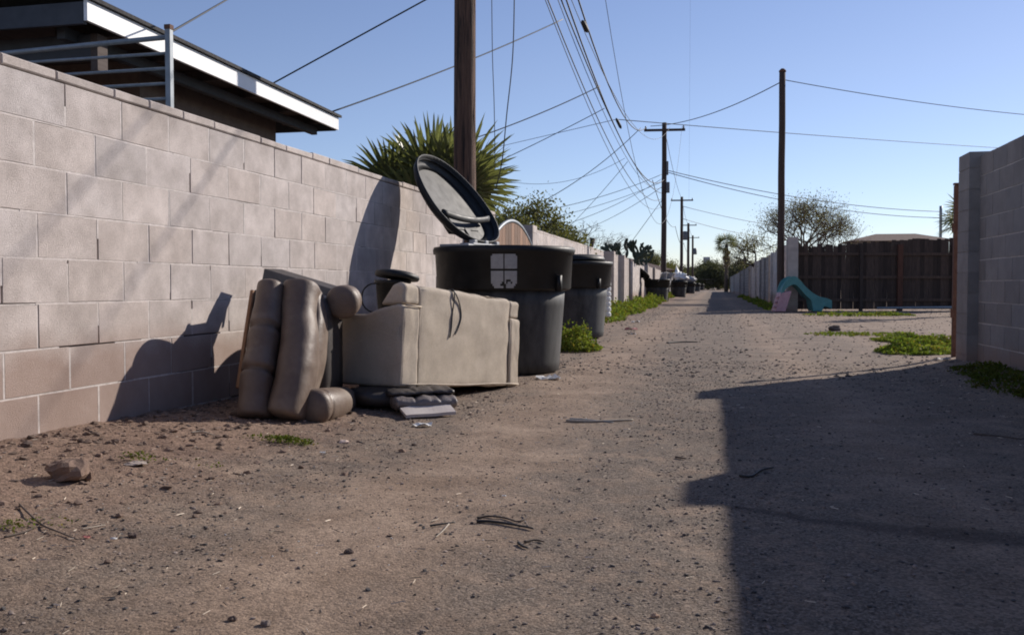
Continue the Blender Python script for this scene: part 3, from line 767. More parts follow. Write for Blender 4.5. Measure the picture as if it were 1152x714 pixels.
# clear plastic tray
a, b_ = GG(457, 472), GG(513, 468); dr = (b_ - a).normalized(); sd = Vector((-dr.y, dr.x, 0)); a += Vector((0, 0, .01))
mb = MB(); n = 12
vs = []
for i in range(n + 1):
    t = i / n; wv = .12 + .06 * t
    for s, z in ((0, 0), (0, .018), (.15, .045 + .03 * t), (.15, .03 + .03 * t)):
        vs.append(a + dr * (t * (b_ - a).length) + sd * s * (wv / .15) + Vector((0, 0, z + .0012 * math.sin(t * 9))))
mb.add(vs, [(i * 4 + j, (i + 1) * 4 + j, (i + 1) * 4 + (j + 1) % 4, i * 4 + (j + 1) % 4) for i in range(n) for j in range(4)] + [(0, 1, 2, 3), (4 * n + 3, 4 * n + 2, 4 * n + 1, 4 * n)])
tag(mb.build('broken_board', M['clear'], loc=tuple(a), smooth=False), 'milky plastic panel lying on dirt before the loveseat', 'panel')

# ------------------------------------------------------------------ brown leather recliner tipped on its side
def recliner():
    base = GG(315, 470); z0 = base.z
    root = thing('recliner', tuple(base), 'brown leather recliner tipped on its side against the block wall', 'armchair')
    Zf = 5.05
    def col(path, wid, dep, segs=None, n=40, mat='leather', name='cushion'):
        pts = smoothp([C(px, py, Zf + dz) for px, py, dz in path], 12); m = len(pts); rx, ry = [], []
        for i in range(m):
            t = i / (m - 1)
            e = min(1, math.sqrt(max(0, 1 - (1 - min(t, 1 - t) / .055) ** 2))) if min(t, 1 - t) < .055 else 1
            k = 1.0
            if segs:
                d = min(abs(t - s) for s in segs); k = 1.04 - .24 * math.exp(-(d / .016) ** 2) - .10 * min(1, (d / .16)) ** 2
            k *= 1 + .025 * noise.noise(Vector((t * 9, dep * 30, 0)))
            ww = wid[0] + (wid[1] - wid[0]) * t if isinstance(wid, tuple) else wid
            rx.append(max(.01, ww * e * k)); ry.append(max(.01, dep * e * k))
        mb = MB(); sidev = CM @ Vector((1, 0, 0)); mb.sweep(pts, rx, ry, 44, 2.7, True, side=sidev)
        out_ = []
        for v in mb.v:
            q_ = Vector(v); w_ = noise.noise(Vector((q_.x * 7, q_.y * 7, q_.z * 16))) * .0035 + noise.noise(Vector((q_.x * 22, q_.y * 22, q_.z * 40))) * .0010
            out_.append(q_ + (CM @ Vector((.5, 0, 1))) * w_)
        mb.v = [tuple(v) for v in out_]
        o = mb.build(name, M[mat], root, smooth=True); WORLD[o.name] = WORLD[root.name]
        if name != 'side_cushion':
            for k_ in (38, 28):
                sm = MB(); sm.tube([mb.v[i * 44 + k_] for i in range(3, m - 3)], .0038, 6); sm.build('seam', M['leather_dark'], o, smooth=True)
        return o
    p = [(308, 322, .35), (304, 350, .28), (300, 380, .20), (295, 412, .12), (290, 442, .05), (288, 474, .0)]
    col(p, (.084, .095), .15, (.375, .68), name='segmented_cushion')
    p = [(341, 321, .40), (338, 355, .32), (338, 390, .20), (332, 430, .10), (321, 473, .03)]
    col(p, (.105, .105), .15, name='long_cushion')
    p = [(354, 335, .50), (359, 365, .40), (352, 410, .28), (336, 455, .15)]
    col(p, (.055, .055), .14, name='side_cushion', mat='leather')
    # small flap at the foot
    mb = MB(); mb.pillow(C(272, 462, Zf + .02), (.14, .10, .045), Matrix.Rotation(R(-20), 3, 'Y'), ex=2.5); mb.build('flap', M['leather'], root, smooth=True)
    # frame panel behind, with raw wood edge
    def slab(q, d, th_dir, name, mat, bev=.006):
        mb = MB(); vs = [Vector(v) for v in q]; mb.hexa([*vs, *[v + d for v in vs]]); return mb.build(name, M[mat], root, bevel=bev)
    back = Vector((-.12, .62, .02)); r_ = (CM @ Vector((1, 0, 0)))
    q = [C(285, 326, Zf + .46), C(305, 326, Zf + .42), C(292, 458, Zf + .14), C(270, 452, Zf + .2)]
    slab(q, Vector((-.02, .30, 0)), None, 'frame', 'leather_dark', .01)
    mb = MB(); mb.tube([C(284, 327, Zf + .45), C(276, 380, Zf + .32), C(268, 436, Zf + .22)], .014, 6); mb.build('wood_rail', M['wood_raw'], root)
    # mass of the body between cushions and wall
    mb = MB(); mb.pillow(C(338, 392, Zf + .55), (.44, .42, .66), Matrix.Rotation(YAW, 3, 'Z'), ex=5); mb.build('body', M['leather_dark'], root, smooth=True)
    # slanting board on top
    a, b, c_, d_ = C(297, 302, Zf + .72), C(374, 325, Zf + .80), C(376, 352, Zf + .70), C(293, 323, Zf + .62)
    slab([a, b, c_, d_], Vector((.03, .17, .0)), None, 'base_board', 'leather_dark', .004)
    mb = MB(); mb.tube([C(324, 310, Zf + .86), C(345, 315, Zf + .92)], .010, 6); mb.build('wood_slat', M['wood_raw'], root)
    # arms: rolled ends
    def arm(path, r, nm='arm'):
        pts = smoothp([C(*q_) for q_ in path], 10); m = len(pts); rr = []
        for i in range(m):
            t = i / (m - 1); e = math.sqrt(max(0.0, 1 - (1 - t / .22) ** 2)) if t < .22 else 1
            crease = 1 - .10 * math.exp(-((t - .36) / .025) ** 2)
            rr.append(max(.008, r * e * crease * (1 - .1 * t)))
        mb = MB(); mb.sweep(pts, rr, [k * 1.0 for k in rr], 30, 2.2, True); return mb.build(nm, M['leather'], root, smooth=True)
    arm([(383, 341, Zf + .42), (387, 339, Zf + .52), (389, 338, Zf + .64), (391, 338, Zf + .98)], .103)
    arm([(349, 459, Zf + .02), (356, 457, Zf + .12), (368, 455, Zf + .28), (385, 452, Zf + .65)], .105)
    mb = MB(); mb.box(C(372, 400, Zf + .75), (.10, .3, .45), Matrix.Rotation(YAW, 3, 'Z')); mb.build('arm_frame', M['leather_dark'], root, bevel=.01)
recliner()

# ------------------------------------------------------------------ bucket on the loveseat
bp_ = C(442, 340, 6.45)
root = thing('bucket', (bp_.x, bp_.y, .46), 'black plastic bucket with tilted lid behind the loveseat arm', 'bucket')
mb = MB(); mb.lathe([(.085, .46), (.095, .47), (.118, .80), (.128, .80), (.128, .825), (.112, .825), (.09, .50)], (bp_.x, bp_.y, 0), 32); mb.build('pail', M['plastic_black'], root, smooth=True)
mb = MB(); mb.lathe([(.02, 0), (.15, .0), (.158, .015), (.15, .035), (.10, .05), (.02, .055)], (0, 0, 0), 32)
rm = Matrix.Rotation(R(6), 3, 'Y') @ Matrix.Rotation(R(-8), 3, 'X'); mb.v = [tuple(rm @ Vector(v) + Vector((bp_.x + .03, bp_.y, .835))) for v in mb.v]; mb.build('lid', M['plastic_black'], root, smooth=True)
mb = MB(); sx = CM @ Vector((1, 0, 0))
mb.tube([Vector((bp_.x, bp_.y, .80)) - sx * .10 + Vector((0, -.08, 0)) + (-sx * .09 * math.sin(t)) + Vector((0, 0, -.10 + .10 * math.cos(t))) for t in np.linspace(0, 2 * math.pi, 25)], .006, 6); mb.build('handle', M['plastic_black'], root, smooth=True)

# ------------------------------------------------------------------ poles
def pole(name, x, y, h, r0, r1, label, mat='pole', arm_=None, group='wooden utility poles'):
    root = thing(name, (x, y, 0), label, 'utility pole', group)
    mb = MB(); k = 14; mb.tube([(x + .005 * math.sin(i * 1.3), y + .005 * math.cos(i * 1.7), -.2 + (h + .2) * i / k) for i in range(k + 1)], [r0 + (r1 - r0) * i / k for i in range(k + 1)], 20)
    mb.build('shaft', M[mat], root, smooth=True)
    return root
def crossarm(root, z, length, dirv, ins=3):
    l = Vector(WORLD[root.name]); dv = Vector(dirv).normalized()
    mb = MB(); rot = Matrix.Rotation(math.atan2(dv.y, dv.x), 3, 'Z')
    mb.box(l + Vector((0, 0, z)) + rot @ Vector((0, -.14, 0)), (length, .10, .12), rot); a = mb.build('crossarm', M['pole_far'], root)
    WORLD[a.name] = tuple(l)
    for s in np.linspace(-.46, .46, ins):
        p = l + dv * length * s + rot @ Vector((0, -.14, 0)); m2 = MB(); m2.lathe([(.02, z + .06), (.055, z + .08), (.04, z + .14), (.055, z + .17), (.02, z + .22)], (p.x, p.y, 0), 10); m2.build('insulator', M['insul'], a, smooth=True)
pN = C(523.5, 357, 10.95)
P0 = pole('utility_pole', pN.x, pN.y, 10.2, .137, .11, 'thick rough brown pole rising behind the open bin lid')
crossarm(P0, 9.3, 2.1, (1, .05, 0))
q = C(746.5, 322, 48); P1 = pole('utility_pole', q.x, q.y, 9.25, .15, .12, 'tall dark pole with crossarm behind the sheet covered bin', 'pole_far')
crossarm(P1, 8.85, 2.1, (1, .1, 0), 2)
mb = MB(); mb.box((q.x + .2, q.y - .05, 5.9), (.18, .2, .55)); mb.build('junction_box', M['xformer'], P1, bevel=.02); mb = MB(); mb.box((q.x + .16, q.y - .05, 6.9), (.12, .2, .7)); mb.build('junction_box', M['xformer'], P1, bevel=.02)
q2 = C(766.5, 322, 88); P2 = pole('utility_pole', q2.x, q2.y, 9.3, .16, .13, 'second distant pole with crossarm in the left row', 'pole_far'); crossarm(P2, 8.95, 2.1, (1, .1, 0), 2)
q3 = C(774, 322, 126); P3 = pole('utility_pole', q3.x, q3.y, 9.4, .2, .16, 'third distant pole carrying a round transformer can', 'pole_far'); crossarm(P3, 9.1, 2.2, (1, .1, 0), 2)
mb = MB(); mb.lathe([(.34, 7.1), (.36, 7.2), (.36, 8.1), (.30, 8.25), (.1, 8.3)], (q3.x - .45, q3.y - .2, 0), 18); mb.build('transformer', M['xformer'], P3, smooth=True)
q4 = C(779, 322, 160); P4 = pole('utility_pole', q4.x, q4.y, 9.6, .2, .16, 'fourth and farthest pole of the left row', 'pole_far'); crossarm(P4, 9.2, 2.2, (1, .1, 0), 2)
mb = MB(); mb.lathe([(.3, 6.3), (.32, 6.4), (.32, 7.3), (.1, 7.4)], (q4.x + .4, q4.y - .2, 0), 14); mb.build('transformer', M['xformer'], P4, smooth=True)
qr = C(878, 322, 28.6); PR = pole('utility_pole', qr.x, qr.y, 7.42, .115, .095, 'bare reddish brown pole standing by the left end of the dark fence', 'pole_far')
mb = MB(); mb.lathe([(.11, 7.38), (.11, 7.42), (.05, 7.48)], (qr.x, qr.y, 0), 14); mb.build('pole_cap', M['rust'], PR, smooth=True)
qt = C(1057.5, 300, 60); PT = pole('utility_pole', qt.x, qt.y, 6.0, .10, .09, 'thin grey pole far behind the right end of the fence', 'steel', group=None)

# ------------------------------------------------------------------ wires
def wire(a, b, sag, r, label, group='overhead wires', n=28, name='cable'):
    a, b = Vector(a), Vector(b); mb = MB()
    pts = [a.lerp(b, t) - Vector((0, 0, 4 * sag * t * (1 - t))) for t in np.linspace(0, 1, n)]
    mb.tube(pts, r, 5, cap=True)
    return tag(mb.build(name, M['wire'], loc=tuple(a), smooth=True), label, 'wire', group)
def fit_sag(a, b, mid):                # sag that makes the span hang through a sighted point
    a, b = Vector(a), Vector(b); best = None
    for k in range(1, 200):
        t = k / 200; p = a.lerp(b, t); v = CM.transposed() @ (p - EYE)
        if v.z >= -.1: continue
        x = 576 + FPX * v.x / -v.z
        if best is None or abs(x - mid[0]) < best[0]: best = (abs(x - mid[0]), t, p, -v.z)
    _, t, p, Z = best
    v = CM.transposed() @ (p - EYE); y = 357 - FPX * v.y / -v.z
    dz = (mid[1] - y) * Z / FPX
    return dz / (4 * t * (1 - t))
def span(a, b, mid, r, label, group='overhead wires', name='cable'):
    s = fit_sag(a, b, mid) if mid else 0
    return wire(a, b, s, r, label, group, name=name)
near = Vector((pN.x, pN.y, 0)); far = Vector((q.x, q.y, 0))
# spans between the near pole (its head is above the picture) and the next one
span(near + Vector((.15, -.1, 8.3)), far + Vector((-.95, -.14, 9.0)), (683, 90), .020, 'thickest black cable from the near pole to the crossarm left end')
span(near + Vector((.12, .1, 7.4)), far + Vector((.0, -.15, 6.3)), (682, 118), .017, 'thick cable sagging to the middle of the crossarm pole')
span(near + Vector((.05, .1, 7.0)), far + Vector((-.1, -.15, 5.6)), (671.6, 97.5), .015, 'cable sagging low to the crossarm pole below the thick one')
span(near + Vector((.0, .1, 6.7)), far + Vector((-.12, -.15, 5.3)), (658, 101), .012, 'lowest leftmost cable between near pole and crossarm pole')
span(near + Vector((.02, .1, 7.1)), far + Vector((-.1, -.15, 5.9)), (664, 92), .008, 'thin wire just left of the thick sagging cables')
span(near + Vector((.9, 0, 9.4)), far + Vector((.9, -.14, 9.0)), (694, 70), .006, 'faint thin wire right of the thick cables')
span(Vector((1.2, 6, 9.4)), C(775, 225, 88), (757, 80), .006, 'faint lone wire dropping steeply right of the crossarm pole')
span(near + Vector((-.1, 0, 7.9)), far + Vector((.3, -.14, 9.0)), (688, 100), .008, 'thin wire between the two thickest cables')
span(near + Vector((.1, .1, 6.4)), far + Vector((-.12, -.15, 4.9)), (664, 125), .008, 'thin slack wire underneath the lowest leftmost cable')
span(C(590, 250, 50), C(744, 205, 48), (670, 232), .012, 'faint wire above the bare tree to the crossarm pole')
span(C(556, 200, 40), C(703, 178, 40), (630, 205), .009, 'faint wire from behind the palm to the sagging bundle')
# spans beyond the crossarm pole
for i, (pa, pb, ra, za, zb, sg) in enumerate(((q, q2, .014, 9.0, 9.1, .5), (q, q2, .02, 6.3, 6.5, .8), (q2, q3, .016, 9.1, 9.3, .5), (q2, q3, .024, 6.5, 6.7, .8), (q3, q4, .02, 9.3, 9.4, .4), (q3, q4, .025, 6.7, 6.8, .6))):
    wire((pa.x - .6 * (i % 2), pa.y, za), (pb.x - .6 * (i % 2), pb.y, zb), sg, ra, ('upper' if i % 2 == 0 else 'lower') + ' cable running from the %s pole to the next' % ('crossarm', 'second distant', 'transformer')[i // 2])
SD = 'service wires crossing the yards'
span(C(193, 36, 6.3), C(262, -4, 8.6), None, .008, 'wire rising from the white fascia at the left', SD)
span(C(304, 95.5, 11.0), near + Vector((-.1, 0, 4.35)), None, .010, 'wire from roof edge to the near pole, upper one', SD)
span(C(370, 127, 11.5), C(633, 22, 16), (500, 79), .010, 'long wire passing behind the near pole to the thick cables', SD)
span(C(533, 156, 20), C(675, 97, 23), (600, 131), .013, 'wire joining the thick cables right of the palm', SD)
span(C(560, 182, 26), C(680, 122, 25), (620, 153), .011, 'curved wire above the olive tree to the cables', SD)
span(C(540, 170, 40), C(695, 134, 30), (630, 149), .010, 'faint wire over the palm leaves to the cables', SD)
span(C(695, 134.5, 30), C(1125, 166.5, 45), (900, 151), .013, 'nearly level wire running right over the alley', SD)
span(C(608, 228, 36), C(721, 144, 40), (665, 192), .016, 'curved wire sloping down left from the crossarm', SD)
span(C(732, 142, 42), Vector((qr.x, qr.y, 7.1)), (800, 128), .016, 'wire from the crossarm up to the bare brown pole', SD)
span(Vector((qr.x, qr.y, 7.15)), C(1175, 131, 34), (1000, 110), .013, 'wire leaving the bare brown pole to the right', SD)
span(C(748, 191, 48), C(1057, 238, 59.5), (880, 219), .020, 'upper wire from crossarm pole to the thin far pole', SD)
span(C(748, 193, 48), C(1057, 245, 59.5), (880, 225), .020, 'lower wire from crossarm pole to the thin far pole', SD)
span(C(611, 237, 44), C(745, 196, 48), (680, 220), .014, 'wire from the olive tree to the crossarm pole', SD)
span(C(600, 262, 44), C(745, 201, 48), (680, 236), .012, 'lower wire from behind the olive tree to the crossarm pole', SD)
span(C(600, 290, 60), C(706, 182, 40), (668, 226), .012, 'steep thin wire over the bare tree', SD)
span(C(645, 262, 70), C(745, 210, 48), (695, 241), .014, 'low wire over the cactus to the crossarm pole', SD)
span(C(690, 300, 50), C(744, 226, 48), None, .014, 'short steep wire at the left side of the crossarm pole', SD)
span(C(768, 232, 88), C(960, 262, 110), (860, 252), .025, 'distant wire over the far palm to the right', SD)
span(C(768, 246, 88), C(900, 270, 120), (830, 262), .025, 'lower distant wire over the far palm', SD)
# slack wires hanging beside the near pole
mb = MB(); mb.tube(smoothp([C(553, -30, 10.9), C(554, 60, 11), C(556, 120, 11), C(557, 190, 11.1)]), .005, 5)
tag(mb.build('cable', M['wire'], loc=tuple(C(557, 190, 11.1)), smooth=True), 'thin straight wire hanging just right of the near pole', 'wire', 'slack wires by the near pole')
mb = MB(); mb.tube(smoothp([C(579, -30, 10.9), C(577, 60, 11), C(570, 130, 11), C(565, 180, 11), C(558, 212, 11.1)]), .007, 5)
tag(mb.build('cable', M['wire'], loc=tuple(C(558, 212, 11.1)), smooth=True), 'bent slack wire hanging in front of the palm right of the near pole', 'wire', 'slack wires by the near pole')
# splice cases on the thick cables
for px, py, Z, w in ((658, 30, 19, .16), (696, 139, 30, .25)):
    p = C(px, py, Z); mb = MB(); mb.lathe([(.02, -w), (.05, -w * .7), (.05, w * .7), (.02, w)], (0, 0, 0), 10)
    rm = Matrix.Rotation(R(-25), 3, 'Y') @ Matrix.Rotation(R(55), 3, 'X'); mb.v = [tuple(rm @ Vector(v) + p) for v in mb.v]
    tag(mb.build('splice_case', M['wire'], loc=tuple(p), smooth=True), ('upper' if py < 60 else 'lower') + ' dark splice lump on the thick overhead cables', 'splice')

# ------------------------------------------------------------------ sun direction
AZ, EL = R(38.3), R(27)
SUN = Vector((math.sin(AZ) * math.cos(EL), math.cos(AZ) * math.cos(EL), math.sin(EL)))
# two phone cables out of the picture overhead whose soft shadows cross the left wall
def on_wall(px, py):
    d = ray(px, py); t = (-2.946 + (0 - 3.342) * .0126) / (d.x - .0126 * d.y); return EYE + d * t
for i, (p, q_, t0, t1) in enumerate((((268, 150), (70, 430), 7.2, 11.5), ((175, 120), (-10, 320), 7.6, 11.5))):
    A_, B_ = on_wall(*p) + SUN * t0, on_wall(*q_) + SUN * t1
    d = (B_ - A_); wire(A_ - d * .9, B_ + d * 1.2, .0, .0085, 'phone cable overhead whose soft shadow crosses the left wall, %s' % ('right one', 'left one')[i], 'phone cables above the picture')

# ------------------------------------------------------------------ house at the left
def house():
    far_, nearc = C(381, 133, 11.5), C(98, 0, 6.75)
    ex_, z = (far_.x + nearc.x) / 2, 2.88
    y1, y0 = far_.y, nearc.y
    x = ex_; tiltx = (far_.x - nearc.x)
    root = thing('house', (x - 3, (y0 + y1) / 2, 0), 'low brown stucco house with white fascia behind the left wall', 'house')
    # fascia
    mb = MB(); th = .16
    def quadbox(p, q, zt, zb, n, t_, mb): 
        p, q, n = Vector(p), Vector(q), Vector(n) * t_
        mb.hexa([p + Vector((0, 0, zb)), q + Vector((0, 0, zb)), q + n + Vector((0, 0, zb)), p + n + Vector((0, 0, zb)), p + Vector((0, 0, zt)), q + Vector((0, 0, zt)), q + n + Vector((0, 0, zt)), p + n + Vector((0, 0, zt))])
    P_, Q_ = (nearc.x, y0, 0), (far_.x, y1, 0)
    quadbox(P_, Q_, z, z - .15, (-1, 0, 0), .03, mb); mb.build('white_fascia', M['white_paint'], root)
    mb = MB(); quadbox((nearc.x - .035, y0 + .0, 0), (-12, y0 + .05, 0), z - .01, z - .17, (0, 1, 0), .04, mb); mb.build('front_fascia', M['dark_trim'], root)
    mb = MB(); quadbox((far_.x - .035, y1 - .04, 0), (-12, y1 - .04, 0), z - .01, z - .16, (0, 1, 0), .035, mb); mb.build('rear_fascia', M['dark_trim'], root)
    # roof slab with gentle slope away from the alley
    mb = MB(); sl = .16
    pts = [(nearc.x + .03, y0 - .03), (far_.x + .03, y1 + .03), (-9, y1 + .03), (-9, y0 - .03)]
    zz = [z + .004, z + .004, z + sl * 4.3, z + sl * 4.3]
    mb.hexa([(*p, h) for p, h in zip(pts, zz)] + [(*p, h + .03) for p, h in zip(pts, zz)])
    pts = [(-9.0, y0 - .03), (-9.0, y1 + .03), (-14, y1 + .03), (-14, y0 - .03)]; zz = zz[2:] + [z, z]
    mb.hexa([(*p, h) for p, h in zip(pts, zz)] + [(*p, h + .03) for p, h in zip(pts, zz)])
    mb.build('roof', M['shingle'], root)
    mb = MB(); mb.hexa([(nearc.x - .035, y0 + .045, z - .03), (far_.x - .035, y1 - .045, z - .03), (-12, y1 - .045, z - .03), (-12, y0 + .055, z - .03)] + [(nearc.x - .035, y0 + .045, z - .012), (far_.x - .035, y1 - .045, z - .012), (-12, y1 - .045, z - .012), (-12, y0 + .055, z - .012)]); mb.build('soffit', M['soffit'], root)
    # rafters under the eave and a beam
    wx = x - .62
    for k in range(6):
        yy = y0 + .5 + k * (y1 - y0 - .9) / 5; m2 = MB(); m2.box((wx + .28, yy, z - .085), (.54, .045, .10)); m2.build('rafter', M['soffit'], root)
    m2 = MB(); m2.box((x - .30, (y0 + y1) / 2, z - .18), (.07, y1 - y0 - .3, .09)); m2.build('beam', M['dark_trim'], root)
    m2 = MB(); m2.box((-8.5, y0 + .35, z - .25), (7.6, .10, .18)); m2.build('beam', M['dark_trim'], root)
    m2 = MB(); m2.box((x - .12, y0 + .35, z - .30), (.06, .12, .28)); m2.build('bracket', M['soffit'], root)
    # walls
    m2 = MB(); y1w = y1 - .55
    m2.box((wx - .1, (y0 + 1.6 + y1w) / 2, 1.40), (.2, y1w - y0 - 1.6, 2.90)); m2.box(((wx - .2 - 12) / 2, y1w - .1, 1.40), (12 + wx - .2, .2, 2.90)); m2.build('wall', M['stucco'], root)
    m2 = MB(); m2.box(((wx - .2 - 12) / 2, y0 + 1.7, 1.40), (12 + wx - .2, .2, 2.90)); m2.build('porch_wall', M['stucco'], root)
    m2 = MB(); m2.box((-8.3, y0 + 1.58, 1.75), (1.3, .05, 1.0)); w_ = m2.build('window', M['dark_trim'], root); WORLD[w_.name] = WORLD[root.name]
    m2 = MB(); m2.box((-8.3, y0 + 1.55, 1.75), (1.2, .02, .9)); m2.build('pane', M['glass_dark'], w_)
house()
# metal bar panel between wall and house
t_ = C(190, 36, 6.2); root = thing('metal_bar_panel', (t_.x, t_.y, 0), 'galvanised steel frame with horizontal bars above the left wall', 'metal frame')
mb = MB(); mb.box((t_.x, t_.y, t_.z / 2), (.038, .038, t_.z + .04)); mb.build('post', M['steel'], root)
mb = MB(); mb.box((t_.x, t_.y, t_.z + .03), (.045, .045, .03)); mb.build('post_cap', M['rust'], root)
for k, py in enumerate((42, 60, 77, 94, 111, 128)):
    p = C(190, py, 6.2); mb = MB(); e = Vector((-1.65, .10, .02 if k else -.02)); a = Vector((p.x - .02, p.y, p.z))
    mb.tube([a, a + e], .018 if k == 0 else .011, 8); mb.build('bar', M['steel'], root, smooth=True)
mb = MB(); mb.box((t_.x - 1.66, t_.y + .10, t_.z / 2), (.04, .04, t_.z)); mb.build('post', M['steel'], root)

# ------------------------------------------------------------------ dark wooden fence
def fence():
    a, b = C(890, 350, 29.0), C(1110, 350, 29.3); a.z = b.z = 0
    root = thing('wooden_fence', tuple(a), 'dark weathered plank fence across the side opening', 'fence')
    L_ = (b - a).length; t = (b - a).normalized(); n = Vector((t.y, -t.x, 0)); 
    if n.y > 0: n = -n
    mb = MB(); s = 0; r = random.Random(5)
    while s < L_:
        w = r.uniform(.125, .145); v = r.uniform(.55, 1.5); h = 2.02 + .30 * s / L_ + r.uniform(-.05, .03); 
        if s < 2.2: h -= .05 * (int(s * 6) % 2)
        c = a + t * (s + w / 2) ; rot = Matrix.Rotation(math.atan2(t.y, t.x) , 3, 'Z') @ Matrix.Rotation(R(r.uniform(-.5, .5)), 3, 'Y')
        mb.box(c + Vector((0, 0, .06 + h / 2)) + n * r.uniform(-.004, .004), (w - r.uniform(-.002, .006), .018, h), rot, (v, v * .96, v * .92)); s += w
    mb.build('planks', M['fence_wood'], root)
    rot = Matrix.Rotation(math.atan2(t.y, t.x), 3, 'Z')
    for z in (.30, 1.02, 1.75):
        m2 = MB(); m2.box((a + b) / 2 + n * .035 + Vector((0, 0, z + .05)), (L_, .045, .09), rot, (1.5, 1.4, 1.3)); m2.build('rail', M['fence_wood'], root)
    for s in (.1, 2.2, 3.45, 5.2):
        m2 = MB(); m2.box(a + t * s + n * .075 + Vector((0, 0, 1.05)), (.10 if s != 3.45 else .16, .09, 2.1), rot, (1.8, 1.1, .85) if s == 3.45 else (1, 1, 1)); m2.build('post', M['fence_wood'], root)
    m2 = MB(); m2.tube([a + t * 2.6 + n * .35 + Vector((0, 0, .10)), a + t * 6.1 + n * .30 + Vector((0, 0, .13))], .04, 8)
    tag(m2.build('pipe', M['steel'], loc=tuple(a + t * 2.6 + n * .35), smooth=True), 'long grey pipe lying at the foot of the dark fence', 'pipe')
fence()
# rusty gate post behind the right wall end
p = C(1073.5, 405, 9.75); root = thing('gate_post', (p.x, p.y, 0), 'rusty steel gate post at the end of the right wall', 'post')
mb = MB(); mb.box((p.x, p.y, .92), (.055, .055, 1.84)); mb.build('shaft', M['rust'], root, bevel=.004)
mb = MB(); mb.box((p.x, p.y, 1.855), (.065, .065, .02)); mb.build('cap', M['rust'], root)
for z in (.45, 1.35):
    mb = MB(); mb.lathe([(.018, z), (.018, z + .09)], (p.x - .035, p.y - .03, 0), 10); mb.build('hinge_pin', M['rust'], root)

# ------------------------------------------------------------------ toy slide
def slide():
    Z = 27.6; base = C(900, 351, Z); root = thing('toy_slide', (base.x, base.y, 0), "child's teal and pink plastic slide by the dark fence", 'slide')
    dep = Vector((math.sin(-YAW) * -.55, .0, 0)); dv = (CM @ Vector((0, 0, -1))); dv.z = 0; dv = dv.normalized() * .5
    prof = [(879, 335), (880, 328), (884, 320), (890, 315.5), (895, 315), (900, 319), (906, 326), (914, 333), (922, 337.5), (930, 339.5), (936, 342)]
    pts = smoothp([C(x, y, Z) for x, y in prof], 4)
    mb = MB(); th = Vector((0, 0, -.045)); n = len(pts)
    vs = []
    for p in pts:
        up = Vector((0, 0, .11))
        vs += [p + up, p + up + dv * .07, p + dv * .09, p + dv * .91, p + dv * .93 + up, p + dv + up, p + dv + th * 3.2, p + th * 3.2]
    mb.add(vs, [(i * 8 + j, (i + 1) * 8 + j, (i + 1) * 8 + (j + 1) % 8, i * 8 + (j + 1) % 8) for i in range(n - 1) for j in range(8)] + [tuple(range(8)), tuple((n - 1) * 8 + j for j in range(7, -1, -1))])
    mb.build('chute', M['teal'], root, bevel=.01)
    mb = MB(); a, b, c, d = C(872.5, 350.5, Z), C(884, 350.5, Z), C(891, 327, Z), C(879, 329, Z)
    mb.hexa([a, b, b + dv, a + dv, d, c, c + dv, d + dv]); mb.build('ladder', M['pink'], root, bevel=.02)
    for k in range(3):
        u = .25 + k * .25; l, m_ = a.lerp(d, u), None
        m2 = MB(); m2.box(l + dv * .5 + Vector((-.02, 0, 0)), (.06, .34, .05), Matrix.Rotation(0, 3, 'Z')); m2.build('rung', M['pink'], root)
    mb = MB(); a, b, c, d = C(915, 350, Z), C(925, 350, Z), C(929, 340, Z), C(912, 334, Z)
    mb.hexa([a, b, b + dv, a + dv, d, c, c + dv, d + dv]); mb.build('support_leg', M['teal'], root, bevel=.01)
slide()

# ------------------------------------------------------------------ vegetation
def leaf(mb, p, s, col, up=.4):
    a = Vector((random.gauss(0, 1), random.gauss(0, 1), random.gauss(0, 1) * up + .1)).normalized()
    b = a.orthogonal().normalized(); b.rotate(Matrix.Rotation(random.uniform(0, 6.28), 3, a)); c = a.cross(b)
    p = Vector(p); mb.add([p - b * s * .5, p + c * s * .32, p + b * s * .5, p - c * s * .32], [(0, 1, 2, 3)], col)
def weeds(name, label, spots, count, hmax, s, mat='leaf_weed', kind='stuff', cat='weeds', vm=1.0):
    """spots: (x, y, rx, ry)"""
    mb = MB(); r = random
    for i in range(count):
        x0, y0, rx, ry = r.choice(spots); a = r.uniform(0, 6.28); q = r.random() ** .6
        x, y = x0 + rx * q * math.cos(a), y0 + ry * q * math.sin(a)
        cl = .5 + .5 * noise.noise(Vector((x * 3.5, y * 3.5, 2))); 
        if cl < .40 and r.random() < .85: continue
        hh = hmax * (1 - q * q * .75) * (.15 + 1.5 * cl * cl) * (1.0 if r.random() < .93 else 1.45); z = gz(x, y, False)
        for k in range(4):
            zz = z + hh * r.random() ** .7; v = r.uniform(.55, 1.35) * vm
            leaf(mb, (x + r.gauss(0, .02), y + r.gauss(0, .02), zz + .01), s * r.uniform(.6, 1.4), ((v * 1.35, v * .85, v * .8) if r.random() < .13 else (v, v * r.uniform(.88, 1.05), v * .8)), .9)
    loc = (spots[0][0], spots[0][1], 0)
    return tag(mb.build(name, M[mat], loc=loc), label, cat, kind=kind)
g = G(648, 394); weeds('weeds', 'bushy bright green weeds between the two nearest bins', [(g.x, g.y, .30, .40), (g.x - .25, g.y + .3, .35, .5)], 2200, .34, .034)
w_ = []
for yy in np.arange(17, 46, 1.1): w_.append(((-2.52 if yy < 36 else -2.75) + .10 * math.sin(yy), yy, .50 if yy > 18 else .42, .95))
weeds('weeds', 'long band of bright green weeds at the foot of the far left walls', w_, 9000, .40, .07)
weeds('weeds', 'thin green weeds by the distant left bins', [(lx(y) + .6, y, .5, 3) for y in (52, 60, 70, 85)], 1800, .4, .12)
